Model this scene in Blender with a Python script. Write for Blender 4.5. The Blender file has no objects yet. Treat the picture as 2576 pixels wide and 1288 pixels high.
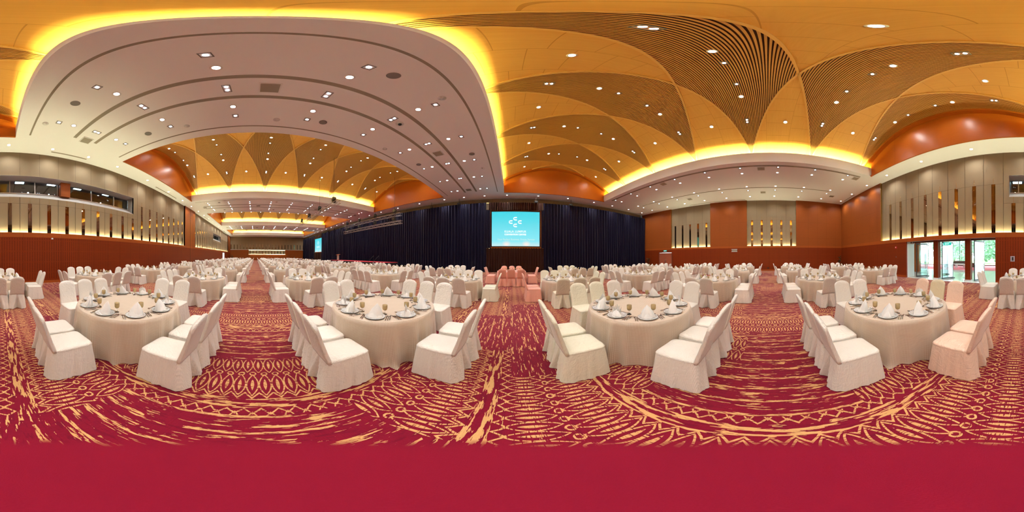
import bpy, math, random
from math import sin, cos, tan, pi, sqrt, radians, atan2, hypot
random.seed(7)
C = bpy.context.scene.collection
SC = bpy.context.scene

# ---------------------------------------------------------------- camera
EYE = 1.65
cam_d = bpy.data.cameras.new('camera'); cam = bpy.data.objects.new('camera', cam_d); C.objects.link(cam)
cam.location = (0, 0, EYE)
cam.rotation_euler = (radians(90.40), radians(-.15), radians(-.14))
cam_d.type = 'PANO'
try: cam_d.cycles.panorama_type = 'EQUIRECTANGULAR'
except Exception: cam_d.panorama_type = 'EQUIRECTANGULAR'
cam_d.clip_start = .02; cam_d.clip_end = 400
SC.camera = cam
# ---------------------------------------------------------------- world, view
SC.view_settings.view_transform = 'Standard'
SC.view_settings.look = 'None'
SC.view_settings.gamma = 1
SC.view_settings.use_curve_mapping = False
SC.view_settings.exposure = 0.32
w = bpy.data.worlds.new('sky'); SC.world = w; w.use_nodes = True
bg = w.node_tree.nodes['Background']
bg.inputs[0].default_value = (.80, .95, 1.0, 1); bg.inputs[1].default_value = 13.0
cy = SC.cycles
cy.max_bounces = 5; cy.diffuse_bounces = 4; cy.glossy_bounces = 2; cy.transmission_bounces = 4; cy.transparent_max_bounces = 6
cy.caustics_reflective = False; cy.caustics_refractive = False
cy.sample_clamp_indirect = 4.0
cy.adaptive_threshold = .17; cy.adaptive_min_samples = 18
# light levels
L_BIG, L_SMALL, L_COVE, L_LEDGE = 9.0, 10.0, 200.0, 150.0
P_BIG, P_SMALL = 185.0, 62.0          # watts of each downlight and spot

# ================================================================ node helpers
class X_:
    """arithmetic on shader sockets"""
    def __init__(s, nt, v): s.nt, s.v = nt, v
    def _m(s, op, *o, clamp=False):
        n = s.nt.nodes.new('ShaderNodeMath'); n.operation = op; n.use_clamp = clamp
        for i, a in enumerate((s,) + o):
            if isinstance(a, X_): a = a.v
            if isinstance(a, (int, float)): n.inputs[i].default_value = a
            else: s.nt.links.new(a, n.inputs[i])
        return X_(s.nt, n.outputs[0])
    def __add__(s, o): return s._m('ADD', o)
    __radd__ = __add__
    def __sub__(s, o): return s._m('SUBTRACT', o)
    def __rsub__(s, o): return X_(s.nt, o)._m('SUBTRACT', s)
    def __mul__(s, o): return s._m('MULTIPLY', o)
    __rmul__ = __mul__
    def __truediv__(s, o): return s._m('DIVIDE', o)
    def abs(s): return s._m('ABSOLUTE')
    def frac(s): return s._m('FRACT')
    def floor(s): return s._m('FLOOR')
    def sin(s): return s._m('SINE')
    def lt(s, o): return s._m('LESS_THAN', o)
    def gt(s, o): return s._m('GREATER_THAN', o)
    def mx(s, o): return s._m('MAXIMUM', o)
    def mn(s, o): return s._m('MINIMUM', o)
    def pw(s, o): return s._m('POWER', o)
    def clamp(s): return s._m('MULTIPLY', 1.0, clamp=True)
    def ss(s, a, b):      # smooth ramp a..b
        n = s.nt.nodes.new('ShaderNodeMapRange'); n.interpolation_type = 'SMOOTHSTEP'
        s.nt.links.new(s.v, n.inputs[0]); n.inputs[1].default_value = a; n.inputs[2].default_value = b
        return X_(s.nt, n.outputs[0])
def mat(name, col=(.8, .8, .8), rough=.5, metal=0, **k):
    m = bpy.data.materials.new(name); m.use_nodes = True
    b = m.node_tree.nodes['Principled BSDF']
    b.inputs['Base Color'].default_value = (*col, 1); b.inputs['Roughness'].default_value = rough; b.inputs['Metallic'].default_value = metal
    for kk, v in k.items():
        b.inputs[kk.replace('_', ' ')].default_value = v
    return m
def coords(m, kind='Object', uv=False):
    nt = m.node_tree
    tc = nt.nodes.new('ShaderNodeTexCoord'); sp = nt.nodes.new('ShaderNodeSeparateXYZ')
    nt.links.new(tc.outputs['UV' if uv else kind], sp.inputs[0])
    return nt, tc.outputs['UV' if uv else kind], [X_(nt, sp.outputs[i]) for i in range(3)]
def world_coords(m):
    nt = m.node_tree
    g = nt.nodes.new('ShaderNodeNewGeometry'); sp = nt.nodes.new('ShaderNodeSeparateXYZ')
    nt.links.new(g.outputs['Position'], sp.inputs[0])
    return nt, g.outputs['Position'], [X_(nt, sp.outputs[i]) for i in range(3)]
def vec(nt, x, y, z):
    c = nt.nodes.new('ShaderNodeCombineXYZ')
    for i, a in enumerate((x, y, z)):
        if isinstance(a, X_): nt.links.new(a.v, c.inputs[i])
        else: c.inputs[i].default_value = a
    return c.outputs[0]
def noise(nt, v, scale=5, detail=2, rough=.5, dist=0):
    n = nt.nodes.new('ShaderNodeTexNoise'); nt.links.new(v, n.inputs['Vector'])
    n.inputs['Scale'].default_value = scale; n.inputs['Detail'].default_value = detail
    n.inputs['Roughness'].default_value = rough; n.inputs['Distortion'].default_value = dist
    return X_(nt, n.outputs[0])
def mix(nt, f, a, b):
    n = nt.nodes.new('ShaderNodeMix'); n.data_type = 'RGBA'
    if isinstance(f, X_): nt.links.new(f.v, n.inputs[0])
    else: n.inputs[0].default_value = f
    for i, c in ((6, a), (7, b)):
        if isinstance(c, tuple): n.inputs[i].default_value = (*c, 1)
        else: nt.links.new(c, n.inputs[i])
    return n.outputs[2]
def bsdf(m): return m.node_tree.nodes['Principled BSDF']
def setcol(m, c): m.node_tree.links.new(c, bsdf(m).inputs['Base Color'])
def bump(m, h, strength=.3, dist=.01):
    nt = m.node_tree; b = nt.nodes.new('ShaderNodeBump'); b.inputs['Strength'].default_value = strength; b.inputs['Distance'].default_value = dist
    nt.links.new(h.v, b.inputs['Height']); nt.links.new(b.outputs[0], bsdf(m).inputs['Normal'])
def emit(name, col, st, base=(0, 0, 0)):
    m = mat(name, base, .5)
    if st < 1.5: m.cycles.emission_sampling = 'NONE'
    bsdf(m).inputs['Emission Color'].default_value = (*col, 1); bsdf(m).inputs['Emission Strength'].default_value = st
    return m

# ================================================================ mesh helpers
class MB:
    def __init__(s): s.v, s.f, s.sm, s.uv = [], [], [], None
    def add(s, vs, fs, smooth=False):
        o = len(s.v); s.v += [tuple(p) for p in vs]
        for f in fs: s.f.append(tuple(i + o for i in f)); s.sm.append(smooth)
        return s
    def box(s, x0, x1, y0, y1, z0, z1):
        x0, x1 = min(x0, x1), max(x0, x1); y0, y1 = min(y0, y1), max(y0, y1); z0, z1 = min(z0, z1), max(z0, z1)
        vs = [(x, y, z) for z in (z0, z1) for y in (y0, y1) for x in (x0, x1)]
        return s.add(vs, [(0, 2, 3, 1), (4, 5, 7, 6), (0, 1, 5, 4), (2, 6, 7, 3), (0, 4, 6, 2), (1, 3, 7, 5)])
    def loft(s, rings, cap0=True, cap1=True, smooth=True, closed=True):
        n = len(rings[0]); vs = [p for r in rings for p in r]; fs = []
        m = n if closed else n - 1
        for i in range(len(rings) - 1):
            for j in range(m):
                k = (j + 1) % n
                fs.append((i * n + j, i * n + k, (i + 1) * n + k, (i + 1) * n + j))
        if cap0 and closed: fs.append(tuple(range(n - 1, -1, -1)))
        if cap1 and closed: fs.append(tuple((len(rings) - 1) * n + j for j in range(n)))
        return s.add(vs, fs, smooth)
    def lathe(s, prof, n=24, c=(0, 0, 0), cap0=True, cap1=True):
        rings = [[(c[0] + r * cos(2 * pi * j / n), c[1] + r * sin(2 * pi * j / n), c[2] + z) for j in range(n)] for r, z in prof]
        return s.loft(rings, cap0, cap1)
    def tube(s, pts, r, n=8, cap=True):
        from mathutils import Vector
        P = [Vector(p) for p in pts]; R = r if isinstance(r, (list, tuple)) else [r] * len(P); rings = []
        for i, p in enumerate(P):
            d = (P[min(i + 1, len(P) - 1)] - P[max(i - 1, 0)]).normalized()
            a = d.cross(Vector((0, 0, 1)))
            if a.length < 1e-3: a = Vector((1, 0, 0))
            a.normalize(); b = d.cross(a)
            rings.append([tuple(p + R[i] * (cos(2 * pi * k / n) * a + sin(2 * pi * k / n) * b)) for k in range(n)])
        return s.loft(rings, cap, cap)
    def mesh(s, name, m, mi=None):
        me = bpy.data.meshes.new(name); me.from_pydata(s.v, [], s.f)
        for p, q in zip(me.polygons, s.sm): p.use_smooth = q
        for x in (m if isinstance(m, (list, tuple)) else [m]): me.materials.append(x)
        me.update(); return me
    def obj(s, name, m, parent=None, **k):
        return link(name, s.mesh(name, m), parent, **k)
def link(name, data, parent=None, **k):
    o = bpy.data.objects.new(name, data); C.objects.link(o)
    if parent: o.parent = parent
    for a, b in k.items():
        if b is not None: o[a] = b
    return o
def empty(name, loc=(0, 0, 0), rz=0, **k):
    o = link(name, None, None, **k); o.location = loc; o.rotation_euler = (0, 0, rz); o.empty_display_size = .1
    return o
def struct(name, mb, m): return mb.obj(name, m, None, kind='structure')
def copy_tree(o, loc=None, rz=None, **k):
    r = o.copy(); C.objects.link(r)
    if loc is not None: r.location = loc
    if rz is not None: r.rotation_euler = (0, 0, rz)
    for a, b in k.items(): r[a] = b
    for ch in CH.get(o.name, []):
        c = ch.copy(); C.objects.link(c); c.parent = r
        for g in CH.get(ch.name, []):
            d = g.copy(); C.objects.link(d); d.parent = c
    return r
CH = {}
def note(o):
    CH[o.name] = [c for c in C.objects if c.parent == o]
    for c in CH[o.name]: CH[c.name] = [g for g in C.objects if g.parent == c]

# ================================================================ materials
def wood_mat(name, c1, c2, rough=.35, flute=False, panel=None, joints=(1.165, 0), spec=.18, zmax=2.62):
    m = mat(name, c1, rough); nt, P, (x, y, z) = world_coords(m)
    g = noise(nt, vec(nt, x * 1.2, y * 1.2, z * 14), 2.0, 3, .6)
    col = mix(nt, g, c1, c2)
    u = x + y          # runs along whichever wall it is on
    if panel:
        pw_, ph_ = panel
        l1 = ((u / pw_).frac() - .5).abs().gt(.5 - .006 / pw_)
        l2 = ((z / ph_).frac() - .5).abs().gt(.5 - .006 / ph_)
        col = mix(nt, l1.mx(l2) * .6, col, tuple(a * .35 for a in c1))
    if flute:
        f = ((u / .145).frac() - .5).abs().gt(.40)
        blk = ((z / .62).frac() - .5).abs().lt(.46)
        hid = noise(nt, vec(nt, (u / 2.33).floor() * 3.1, 0, 0), 3.3, 0)
        f = f * blk * z.gt(.25) * z.lt(zmax)
        col = mix(nt, f * (hid * .55 + .25), col, tuple(a * .22 for a in c1))
        l1 = ((u / 1.165).frac() - .5).abs().gt(.494)
        col = mix(nt, l1 * .7, col, tuple(a * .3 for a in c1))
    setcol(m, col); bump(m, g, .05, .01); bsdf(m).inputs['Specular IOR Level'].default_value = spec
    return m
M = {}
M['wood_low'] = wood_mat('fluted_wood', (.185, .025, .004), (.235, .036, .006), .42, flute=True)
M['wood'] = wood_mat('wall_wood', (.26, .064, .011), (.31, .080, .016), .42, panel=(1.165, 1.9))
M['wood_trim'] = wood_mat('trim_wood', (.33, .072, .012), (.38, .094, .017), .42, panel=(1.165, 40))
M['vault'] = wood_mat('vault_wood', (.50, .25, .075), (.60, .32, .11), .42, panel=(40, 40))
def vault_mat():
    m = mat('vault_panel_wood', (.5, .27, .08), .42); nt, P, (x, y, z) = world_coords(m)
    g = noise(nt, vec(nt, x * .6, y * 9, z * .6), 2.0, 3, .6)
    col = mix(nt, g, (.58, .29, .070), (.68, .36, .10))
    l1 = ((y / 1.333).frac() - .5).abs().gt(.494)
    l2 = ((x / .92 + (y / 1.333).floor() * .37).frac() - .5).abs().gt(.490)
    setcol(m, mix(nt, l1.mx(l2) * .5, col, (.25, .10, .02)))
    bsdf(m).inputs['Specular IOR Level'].default_value = .2
    return m
M['vault'] = vault_mat()
M['slat'] = mat('slat_wood', (.52, .25, .065), .45)
M['slat_back'] = mat('slat_backing', (.085, .030, .010), .8)
M['rib'] = mat('rib_wood', (.66, .36, .10), .4)
M['lunette'] = wood_mat('lunette_wood', (.37, .095, .010), (.44, .118, .015), .36, panel=(40, 40))
M['plaster'] = mat('plaster', (.88, .88, .88), .8)
M['plaster_dark'] = mat('slot_grille', (.30, .26, .20), .6)
M['white'] = mat('white_enamel', (.8, .8, .78), .4)
M['black'] = mat('black_metal', (.02, .02, .022), .45, .3)
M['grey'] = mat('grey_grille', (.20, .19, .18), .6)
M['chrome'] = mat('steel', (.75, .74, .72), .18, 1.0)
M['alu'] = mat('truss_aluminium', (.50, .46, .44), .35, .9)
def fabric_panel_mat():
    m = mat('wall_fabric', (.5, .42, .31), .85); nt, P, (x, y, z) = world_coords(m)
    g = noise(nt, vec(nt, x * 60, y * 60, z * 6), 3, 2)
    setcol(m, mix(nt, g, (.26, .193, .112), (.30, .23, .142)))
    return m
M['fabric'] = fabric_panel_mat()
M['seam'] = mat('panel_seam', (.12, .07, .03), .5)
M['brass'] = mat('brass_strip', (.75, .48, .16), .25, 1.0)
M['mirror'] = mat('bronze_mirror', (.34, .23, .14), .04, 1.0)
M['gap'] = mat('dark_gap', (.01, .008, .008), .6)
M['lamp_big'] = emit('downlight_lamp', (1.0, 1.0, .98), L_BIG)
M['lamp_small'] = emit('spot_lamp', (.82, .93, 1.06), L_SMALL)
for q_ in ('lamp_big', 'lamp_small'): M[q_].cycles.emission_sampling = 'NONE'
M['cove'] = emit('cove_strip', (.95, .96, .33), L_COVE)
M['cove_fill'] = emit('added_cove_fill', (.95, .93, .30), L_COVE * .33)  # second hidden strip, added to throw light up the mid vault
M['ledge'] = emit('ledge_strip', (1.0, 1.0, .60), L_LEDGE)
M['navy'] = mat('navy_velvet', (.0052, .0044, .0200), .9, Sheen_Weight=.04, Sheen_Roughness=.5, Specular_IOR_Level=.15)
M['brown_velvet'] = mat('brown_velvet', (.028, .007, .003), .8, Sheen_Weight=.05, Specular_IOR_Level=.15)

def carpet_mat():
    m = mat('carpet', (.4, .01, .04), .95, Sheen_Weight=.15); nt, P, (x, y, z) = world_coords(m)
    bsdf(m).inputs['Specular IOR Level'].default_value = .1
    wob = noise(nt, vec(nt, x * 1.0, y * 1.0, 0), 6, 2)
    # brushed drop-outs: long along Y
    st = noise(nt, vec(nt, x * 26, y * 2.6, 0), 3.2, 4, .65)
    st2 = noise(nt, vec(nt, x * 9, y * 1.1, 3.3), 3.0, 3, .6)
    big = noise(nt, vec(nt, x * .55, y * .38, 1.7), 1.4, 2)
    xx = x + (wob - .5) * .05
    k = ((xx + .2) / 1.1).floor()
    u = ((xx + .2) / 1.1).frac()                      # 0 = golden brushed band
    du0 = (u - .5).abs() * 2                          # 1 at the band
    v1 = ((y + k * .31) / .128).frac() - .5
    def row(c, h, v, th=.105):
        q = (u - c) / h
        d = v.abs() * 2 + q * q * .98                 # pointed spindle outline
        ol = (d - .93).abs().lt(th)
        dot = d.lt(.28)
        return ol.mx(dot)
    r1 = row(.30, .17, v1)
    v2 = ((y + k * .31) / .128 + .5).frac() - .5
    r2 = row(.70, .19, v2, .12)
    zz = ((v1.abs() * 2 - .5) * .08 + .885 - u).abs().lt(.013)
    zz2 = ((v2.abs() * 2 - .5) * .07 + .12 - u).abs().lt(.011)
    dv = v2.abs() * 2
    ov = (dv.pw(2.0) * 3.0 + ((u - .495) / .032).pw(2.0))
    oval = (ov - .8).abs().lt(.42)
    fig = r1.mx(r2).mx(zz).mx(zz2).mx(oval) * st.gt(.445)
    bandw = (du0.gt(.85)) * st2.gt(.52) * st.gt(.38)
    # sections of floral, brushed blocks
    blk = noise(nt, vec(nt, (x / 1.1).floor() * 1.7, (y / 1.83 + (x / 1.1).floor() * .4).floor() * 2.3, 0), 2.1, 0)
    sec = blk.gt(.55)
    vo = nt.nodes.new('ShaderNodeTexVoronoi'); nt.links.new(vec(nt, x * 3.1, y * 2.3, 0), vo.inputs['Vector']); vo.inputs['Scale'].default_value = 1.0
    ang = X_(nt, vo.outputs['Distance'])
    petals = (noise(nt, vec(nt, x * 3, y * 3, 9), 5, 1)).gt(.47)
    flower = ang.lt(.30) * petals
    streak = (st2 + (st - .5) * .55).gt(.605) * st.gt(.37)
    gold2 = streak * (1 - flower)
    line = ((u * 5).frac() - .5).abs().gt(.44) * st.gt(.46)
    alt = gold2.mx(line * big.gt(.45))
    pat = fig.mx(bandw) * (1 - sec) + alt * sec
    stray = (st * st2).gt(.405)
    pat = pat.mx(stray).mn(1)
    # plain crimson disc of carpet under the tripod
    rr = (x * x + y * y).pw(.5) + (wob - .5) * .12
    pat = pat * rr.ss(.70, .80)
    rib = noise(nt, vec(nt, x * 2, y * 30, 0), 4, 2)
    fine = noise(nt, P, 240, 2)
    red = mix(nt, rib * rr.ss(.6, .9), (.215, .0046, .0245), (.145, .002, .018))
    gold = mix(nt, st, (.56, .29, .095), (.72, .45, .20))
    dark = (fig.mx(bandw) * (1 - pat)) * .0
    shade = noise(nt, vec(nt, x * 14, y * 2.4, 5), 2.2, 3, .6)
    red = mix(nt, shade.ss(.5, .62) * .7 * rr.ss(.7, .8), red, (.13, .002, .018))
    col = mix(nt, pat, red, gold)
    col = mix(nt, (fine - .5).abs() * .8, col, (.18, .01, .015))
    setcol(m, col)
    bump(m, fine, .25, .004)
    return m
M['carpet'] = carpet_mat()

def cover_mat(name, c, kind):
    m = mat(name, c, .42, Sheen_Weight=.3); nt, P, (x, y, z) = coords(m)
    bsdf(m).inputs['Sheen Roughness'].default_value = .35
    oi = nt.nodes.new('ShaderNodeObjectInfo'); rnd = X_(nt, oi.outputs['Random'])
    cr = noise(nt, vec(nt, x * 1 + rnd * 9, y, z), 14, 3, .55, 1.2)
    vs = noise(nt, vec(nt, (x + rnd) * 40, y * 40, z * 2.2), 1.6, 2, .5, .5)
    if kind == 'stripe':
        s = (((x + y * .97) / .013).frac() - .5).abs() * 2
        h = s * .22 + cr * 1.6 + vs * .8
        setcol(m, mix(nt, s, c, tuple(a * .90 for a in c)))
        bump(m, h, .55, .012)
    else:
        h = cr * 1.6 + vs * .45
        w_ = noise(nt, vec(nt, x * 2, y * 2, z * 26), 2, 2, .5, .8)
        h = h + w_ * .35
        setcol(m, mix(nt, cr, tuple(a * .92 for a in c), c))
        bump(m, h, .5, .014)
    return m
M['ivory'] = cover_mat('ivory_jacquard', (.80, .745, .665), 'stripe')
M['ivory_plain'] = cover_mat('ivory_satin', (.82, .765, .69), 'plain')
M['cream'] = cover_mat('cream_satin', (.78, .74, .58), 'plain')
M['redlit'] = cover_mat('redlit_satin', (.84, .40, .30), 'plain')  # red spill light painted into the cover colour
M['pinklit'] = cover_mat('pinklit_satin', (.84, .60, .46), 'plain')  # pink bounce light put into the cover colour
M['warmlit'] = cover_mat('warmlit_satin', (.70, .60, .40), 'plain')  # warm bounce light put into the cover colour
M['redchair'] = mat('dark_red_upholstery', (.16, .022, .012), .6)
M['tanchair'] = mat('tan_upholstery', (.52, .36, .17), .6)

def cloth_mat(name, c, c2):
    m = mat(name, c, .5, Sheen_Weight=.35); nt, P, (u, v, w_) = coords(m, uv=True)
    p = .019
    a = (u / p).frac() - .5; b = (v / p).frac() - .5
    d = (a * a + b * b).pw(.5)
    dot = d.lt(.33)
    setcol(m, mix(nt, dot, c, c2))
    nt.links.new((.52 - dot * .14).v, bsdf(m).inputs['Roughness'])
    cr = noise(nt, P, 6, 2, .5, .6)
    bump(m, cr, .25, .03)
    return m
M['cloth'] = cloth_mat('champagne_dot_cloth', (.505, .38, .275), (.67, .58, .47))
M['cloth_redlit'] = cloth_mat('redlit_cloth', (.74, .30, .22), (.84, .42, .32))  # champagne cloth with red spill light painted into its colour
M['napkin'] = mat('white_napkin', (.86, .84, .80), .8, Sheen_Weight=.3)
M['napkin_redlit'] = mat('redlit_napkin', (.86, .46, .36), .8)  # white napkin, red spill light painted into its colour
def plate_mat():
    m = mat('patterned_china', (.8, .8, .8), .12); nt, P, (x, y, z) = coords(m)
    r = (x * x + y * y).pw(.5)
    n1 = noise(nt, P, 55, 3, .6, 2.0)
    ring = r.gt(.077) * r.lt(.134)
    fil = (n1 - .5).abs().lt(.045) + n1.gt(.60)
    setcol(m, mix(nt, (fil * ring * .85).clamp().mx(r.gt(.1395) * .8), (.80, .80, .78), (.20, .20, .20)))
    return m
M['china'] = plate_mat()
M['amber'] = mat('amber_glass', (.96, .74, .40), .12, Transmission_Weight=.6, IOR=1.2)
M['clear'] = mat('clear_glass', (.95, .96, .96), .03, Transmission_Weight=1.0, IOR=1.45)
def thin_glass(name, tint=(.9, .97, .97), refl=.12):
    m = bpy.data.materials.new(name); m.use_nodes = True; nt = m.node_tree
    nt.nodes.remove(bsdf(m)); out = nt.nodes['Material Output']
    t = nt.nodes.new('ShaderNodeBsdfTransparent'); t.inputs[0].default_value = (*tint, 1)
    g = nt.nodes.new('ShaderNodeBsdfGlossy'); g.inputs['Roughness'].default_value = .03
    mx = nt.nodes.new('ShaderNodeMixShader'); mx.inputs[0].default_value = refl
    nt.links.new(t.outputs[0], mx.inputs[1]); nt.links.new(g.outputs[0], mx.inputs[2]); nt.links.new(mx.outputs[0], out.inputs[0])
    return m
M['pane'] = thin_glass('window_pane')
M['door_pane'] = thin_glass('door_pane', (.80, .93, .93), .30)
def marble_mat():
    m = mat('marble', (.8, .82, .8), .06); nt, P, (x, y, z) = world_coords(m)
    n = noise(nt, P, 1.6, 4, .6, 1.5)
    j = ((x / .9).frac() - .5).abs().gt(.495).mx(((y / .9).frac() - .5).abs().gt(.495))
    setcol(m, mix(nt, j * .5, mix(nt, n, (.78, .84, .84), (.88, .92, .92)), (.4, .42, .4)))
    return m
M['marble'] = marble_mat()

# ================================================================ hall dimensions
XR, XL = 18.8, -58.5            # right wall, far end wall
YB, YBF = -9.15, -9.32          # back wall: wood face, fabric face
YF, YC = 18.2, 17.5             # front wall, curtain line
ZC = 8.45                       # plaster ceiling
ZL = 2.93                       # top of the wood dado / light ledge
RY0, RY1 = -7.7, 16.25          # recess ends
REC = [(-.77, 10.33), (-18.37, -7.22), (-35.97, -24.80), (-53.57, -42.40)]

# floor
struct('floor', MB().box(XL - .3, XR + .3, YB - .02, YF + .3, -.12, 0), M['carpet'])
# ---- ceiling: plaster with four rectangular recesses
mb = MB()
mb.box(XL - .3, XR + .3, -10.6, RY0, ZC, ZC + .12); mb.box(XL - .3, XR + .3, RY1, YF + .3, ZC, ZC + .12)
edges = [XR + .3] + [e for a, b in REC for e in (b, a)] + [XL - .3]
for i in range(0, len(edges), 2):
    mb.box(edges[i + 1], edges[i], RY0, RY1, ZC, ZC + .12)
ceiling = struct('ceiling', mb, M['plaster'])
ZLIP, ZCOVE, ZB, ZTOP, HC = 9.30, 8.98, 9.45, 11.75, 6.28
def vz(d): return ZTOP - (ZTOP - ZB) * (d / HC) ** 2
LEAFY = [-7, -3, 1, 5, 9, 13, 17]
def hwid(t): return 2.0 * min(1, max(0, t)) ** 1.08
NS = 40
def leaf_inv(dy):              # t at which half-width reaches dy
    lo, hi = 0, 1
    for _ in range(24):
        m_ = (lo + hi) / 2
        if hwid(m_) < dy: lo = m_
        else: hi = m_
    return hi
proto_vault = []
for ri, (xa, xb) in enumerate(REC):
    xc = (xa + xb) / 2; s = 1 if ri % 1 == 0 else 1
    # barrel
    mb = MB()
    xs = [xc + HC * (2 * i / NS - 1) for i in range(NS + 1)]
    ys = [RY0, RY1]
    mb.loft([[(x, RY0 - .3, vz(x - xc)), (x, RY1 + .3, vz(x - xc))] for x in xs], closed=False)
    mb.obj('vault_panel', M['vault'], ceiling, label='golden wooden barrel vault')
    # slatted leaves
    back = MB(); slats = MB(); ribs = MB()
    for yc in LEAFY:
        rows = []
        for i in range(NS + 1):
            d = HC * (2 * i / NS - 1); t = max(0, 1 - abs(d) / HC); h = max(.012, hwid(t))
            y0, y1 = max(RY0, yc - h), min(RY1, yc + h)
            if y1 <= y0: continue
            rows.append([(xc + d, y0, vz(d) - .012), (xc + d, y1, vz(d) - .012)])
        if len(rows) > 1: back.loft(rows, closed=False)
        n = int(2.0 / .08)
        for j in range(-n, n + 1):
            y = yc + j * .08
            if not (RY0 + .02 < y < RY1 - .02): continue
            t0 = leaf_inv(abs(j * .08) + .025); dm = HC * (1 - t0)
            if dm < .15: continue
            k = max(4, int(dm / .5))
            for q in range(2 * k):
                pass
            rings = []
            for q in range(2 * k + 1):
                d = dm * (q / k - 1); z = vz(d)
                rings.append([(xc + d, y - .022, z - .015), (xc + d, y - .022, z - .07), (xc + d, y + .022, z - .07), (xc + d, y + .022, z - .015)])
            slats.loft(rings, False, False, smooth=False)
        # edge ribs
        for sg in (-1, 1):
            for side in (-1, 1):
                rings = []
                for i in range(25):
                    t = i / 24; d = side * HC * (1 - t); y = yc + sg * hwid(t)
                    if not (RY0 <= y <= RY1): continue
                    z = vz(d)
                    rings.append([(xc + d, y - .045, z), (xc + d, y - .045, z - .11), (xc + d, y + .045, z - .11), (xc + d, y + .045, z)])
                if len(rings) > 1: ribs.loft(rings, True, True, smooth=False)
    back.obj('slat_backing', M['slat_back'], ceiling); slats.obj('vault_slats', M['slat'], ceiling, label='dark ribbed wooden slats'); ribs.obj('vault_ribs', M['rib'], ceiling)
    # lunettes
    for yy, sg in ((RY0, -1), (RY1, 1)):
        mb = MB(); pts = [(x, vz(x - xc)) for x in xs]
        n = len(pts)
        vs = [(x, yy, z) for x, z in pts] + [(x, yy, ZC + .121) for x, z in pts] + [(x, yy + sg * .1, z) for x, z in pts] + [(x, yy + sg * .1, ZC) for x, z in pts]
        fs = []
        for i in range(n - 1):
            fs += [(i, i + 1, n + i + 1, n + i), (2 * n + i, 3 * n + i, 3 * n + i + 1, 2 * n + i + 1)]
        mb.add(vs, fs)
        mb.obj('lunette', M['lunette'], ceiling, label='orange wooden end arch')
        mb = MB()                     # arch soffit
        rings = []
        for x, z in pts:
            rings.append([(x, yy, z), (x, yy, z - .22), (x, yy - sg * .35, z - .22), (x, yy - sg * .35, z)])
        mb.loft(rings, True, True, smooth=False); mb.obj('arch_trim', M['lunette'], ceiling)
        mb = MB().box(xa + .01, xb - .01, yy - sg * .001, yy - sg * .10, ZC - .03, ZC + .10); mb.obj('recess_trim', M['lunette'], ceiling)
    # fascias, cove troughs, strips
    for xe, sg in ((xa, -1), (xb, 1)):
        mb = MB()
        mb.box(xe, xe + sg * .10, RY0, RY1, ZC + .121, ZLIP)
        mb.box(xe + sg * .09, xe + sg * (HC - (xb - xa) / 2 + .15), RY0, RY1, ZCOVE - .08, ZCOVE)
        xo = xc + sg * HC
        mb.box(xo, xo + sg * .12, RY0 - .2, RY1 + .2, ZCOVE - .08, ZB + .05)
        mb.obj('fascia', M['plaster'], ceiling)
        MB().box(xe + sg * .16, xe + sg * .26, RY0 + .1, RY1 - .1, ZCOVE + .01, ZCOVE + .03).obj('cove_light', M['cove'], ceiling, label='hidden yellow strip added to light the vault')
        MB().add([(xo - sg * .03, RY0 + .1, ZCOVE + .03), (xo - sg * .03, RY1 - .1, ZCOVE + .03), (xo - sg * .07, RY1 - .1, ZCOVE + .13), (xo - sg * .07, RY0 + .1, ZCOVE + .13)][::1], [(0, 1, 2, 3)]).obj('cove_light', M['cove_fill'], ceiling, label='hidden yellow strip added to light the vault')  # extra inward-facing strip, added behind the lip to brighten the vault
# slot diffusers (thin dark grilles) in the plaster bands
def slot(x, y0=-6.95, y1=15.6, w_=.13):
    mb = MB()
    for k in range(4):
        xx = x - w_ / 2 + k * w_ / 3.5
        mb.box(xx, xx + w_ / 9, y0, y1, ZC - .006, ZC - .001)
    mb.box(x - w_ / 2 - .02, x + w_ / 2 + .02, y0 - .02, y1 + .02, ZC - .002, ZC)
    mb.obj('slot_grille', M['plaster_dark'], ceiling)
for bc in (-4.03, -21.6, -39.2):
    slot(bc - .57); slot(bc + .57)
    slot(bc + 2.62, RY0 + .3, RY1 - .3, .04); slot(bc - 2.62, RY0 + .3, RY1 - .3, .04)
slot(10.92, -7.0, 15.4, .16); slot(15.1, -6, 14.5, .09); slot(-54.3)
for x0, x1 in ((-5.2, -2.9), (-16.6, -12.5), (14.9, 17.3), (-30, -27), (-47, -44)):
    MB().box(x0, x1, -8.88, -8.78, ZC - .006, ZC).obj('slot_grille', M['plaster_dark'], ceiling)
MB().box(18.4, 18.5, 2.5, 9.5, ZC - .006, ZC).obj('slot_grille', M['plaster_dark'], ceiling)

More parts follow.
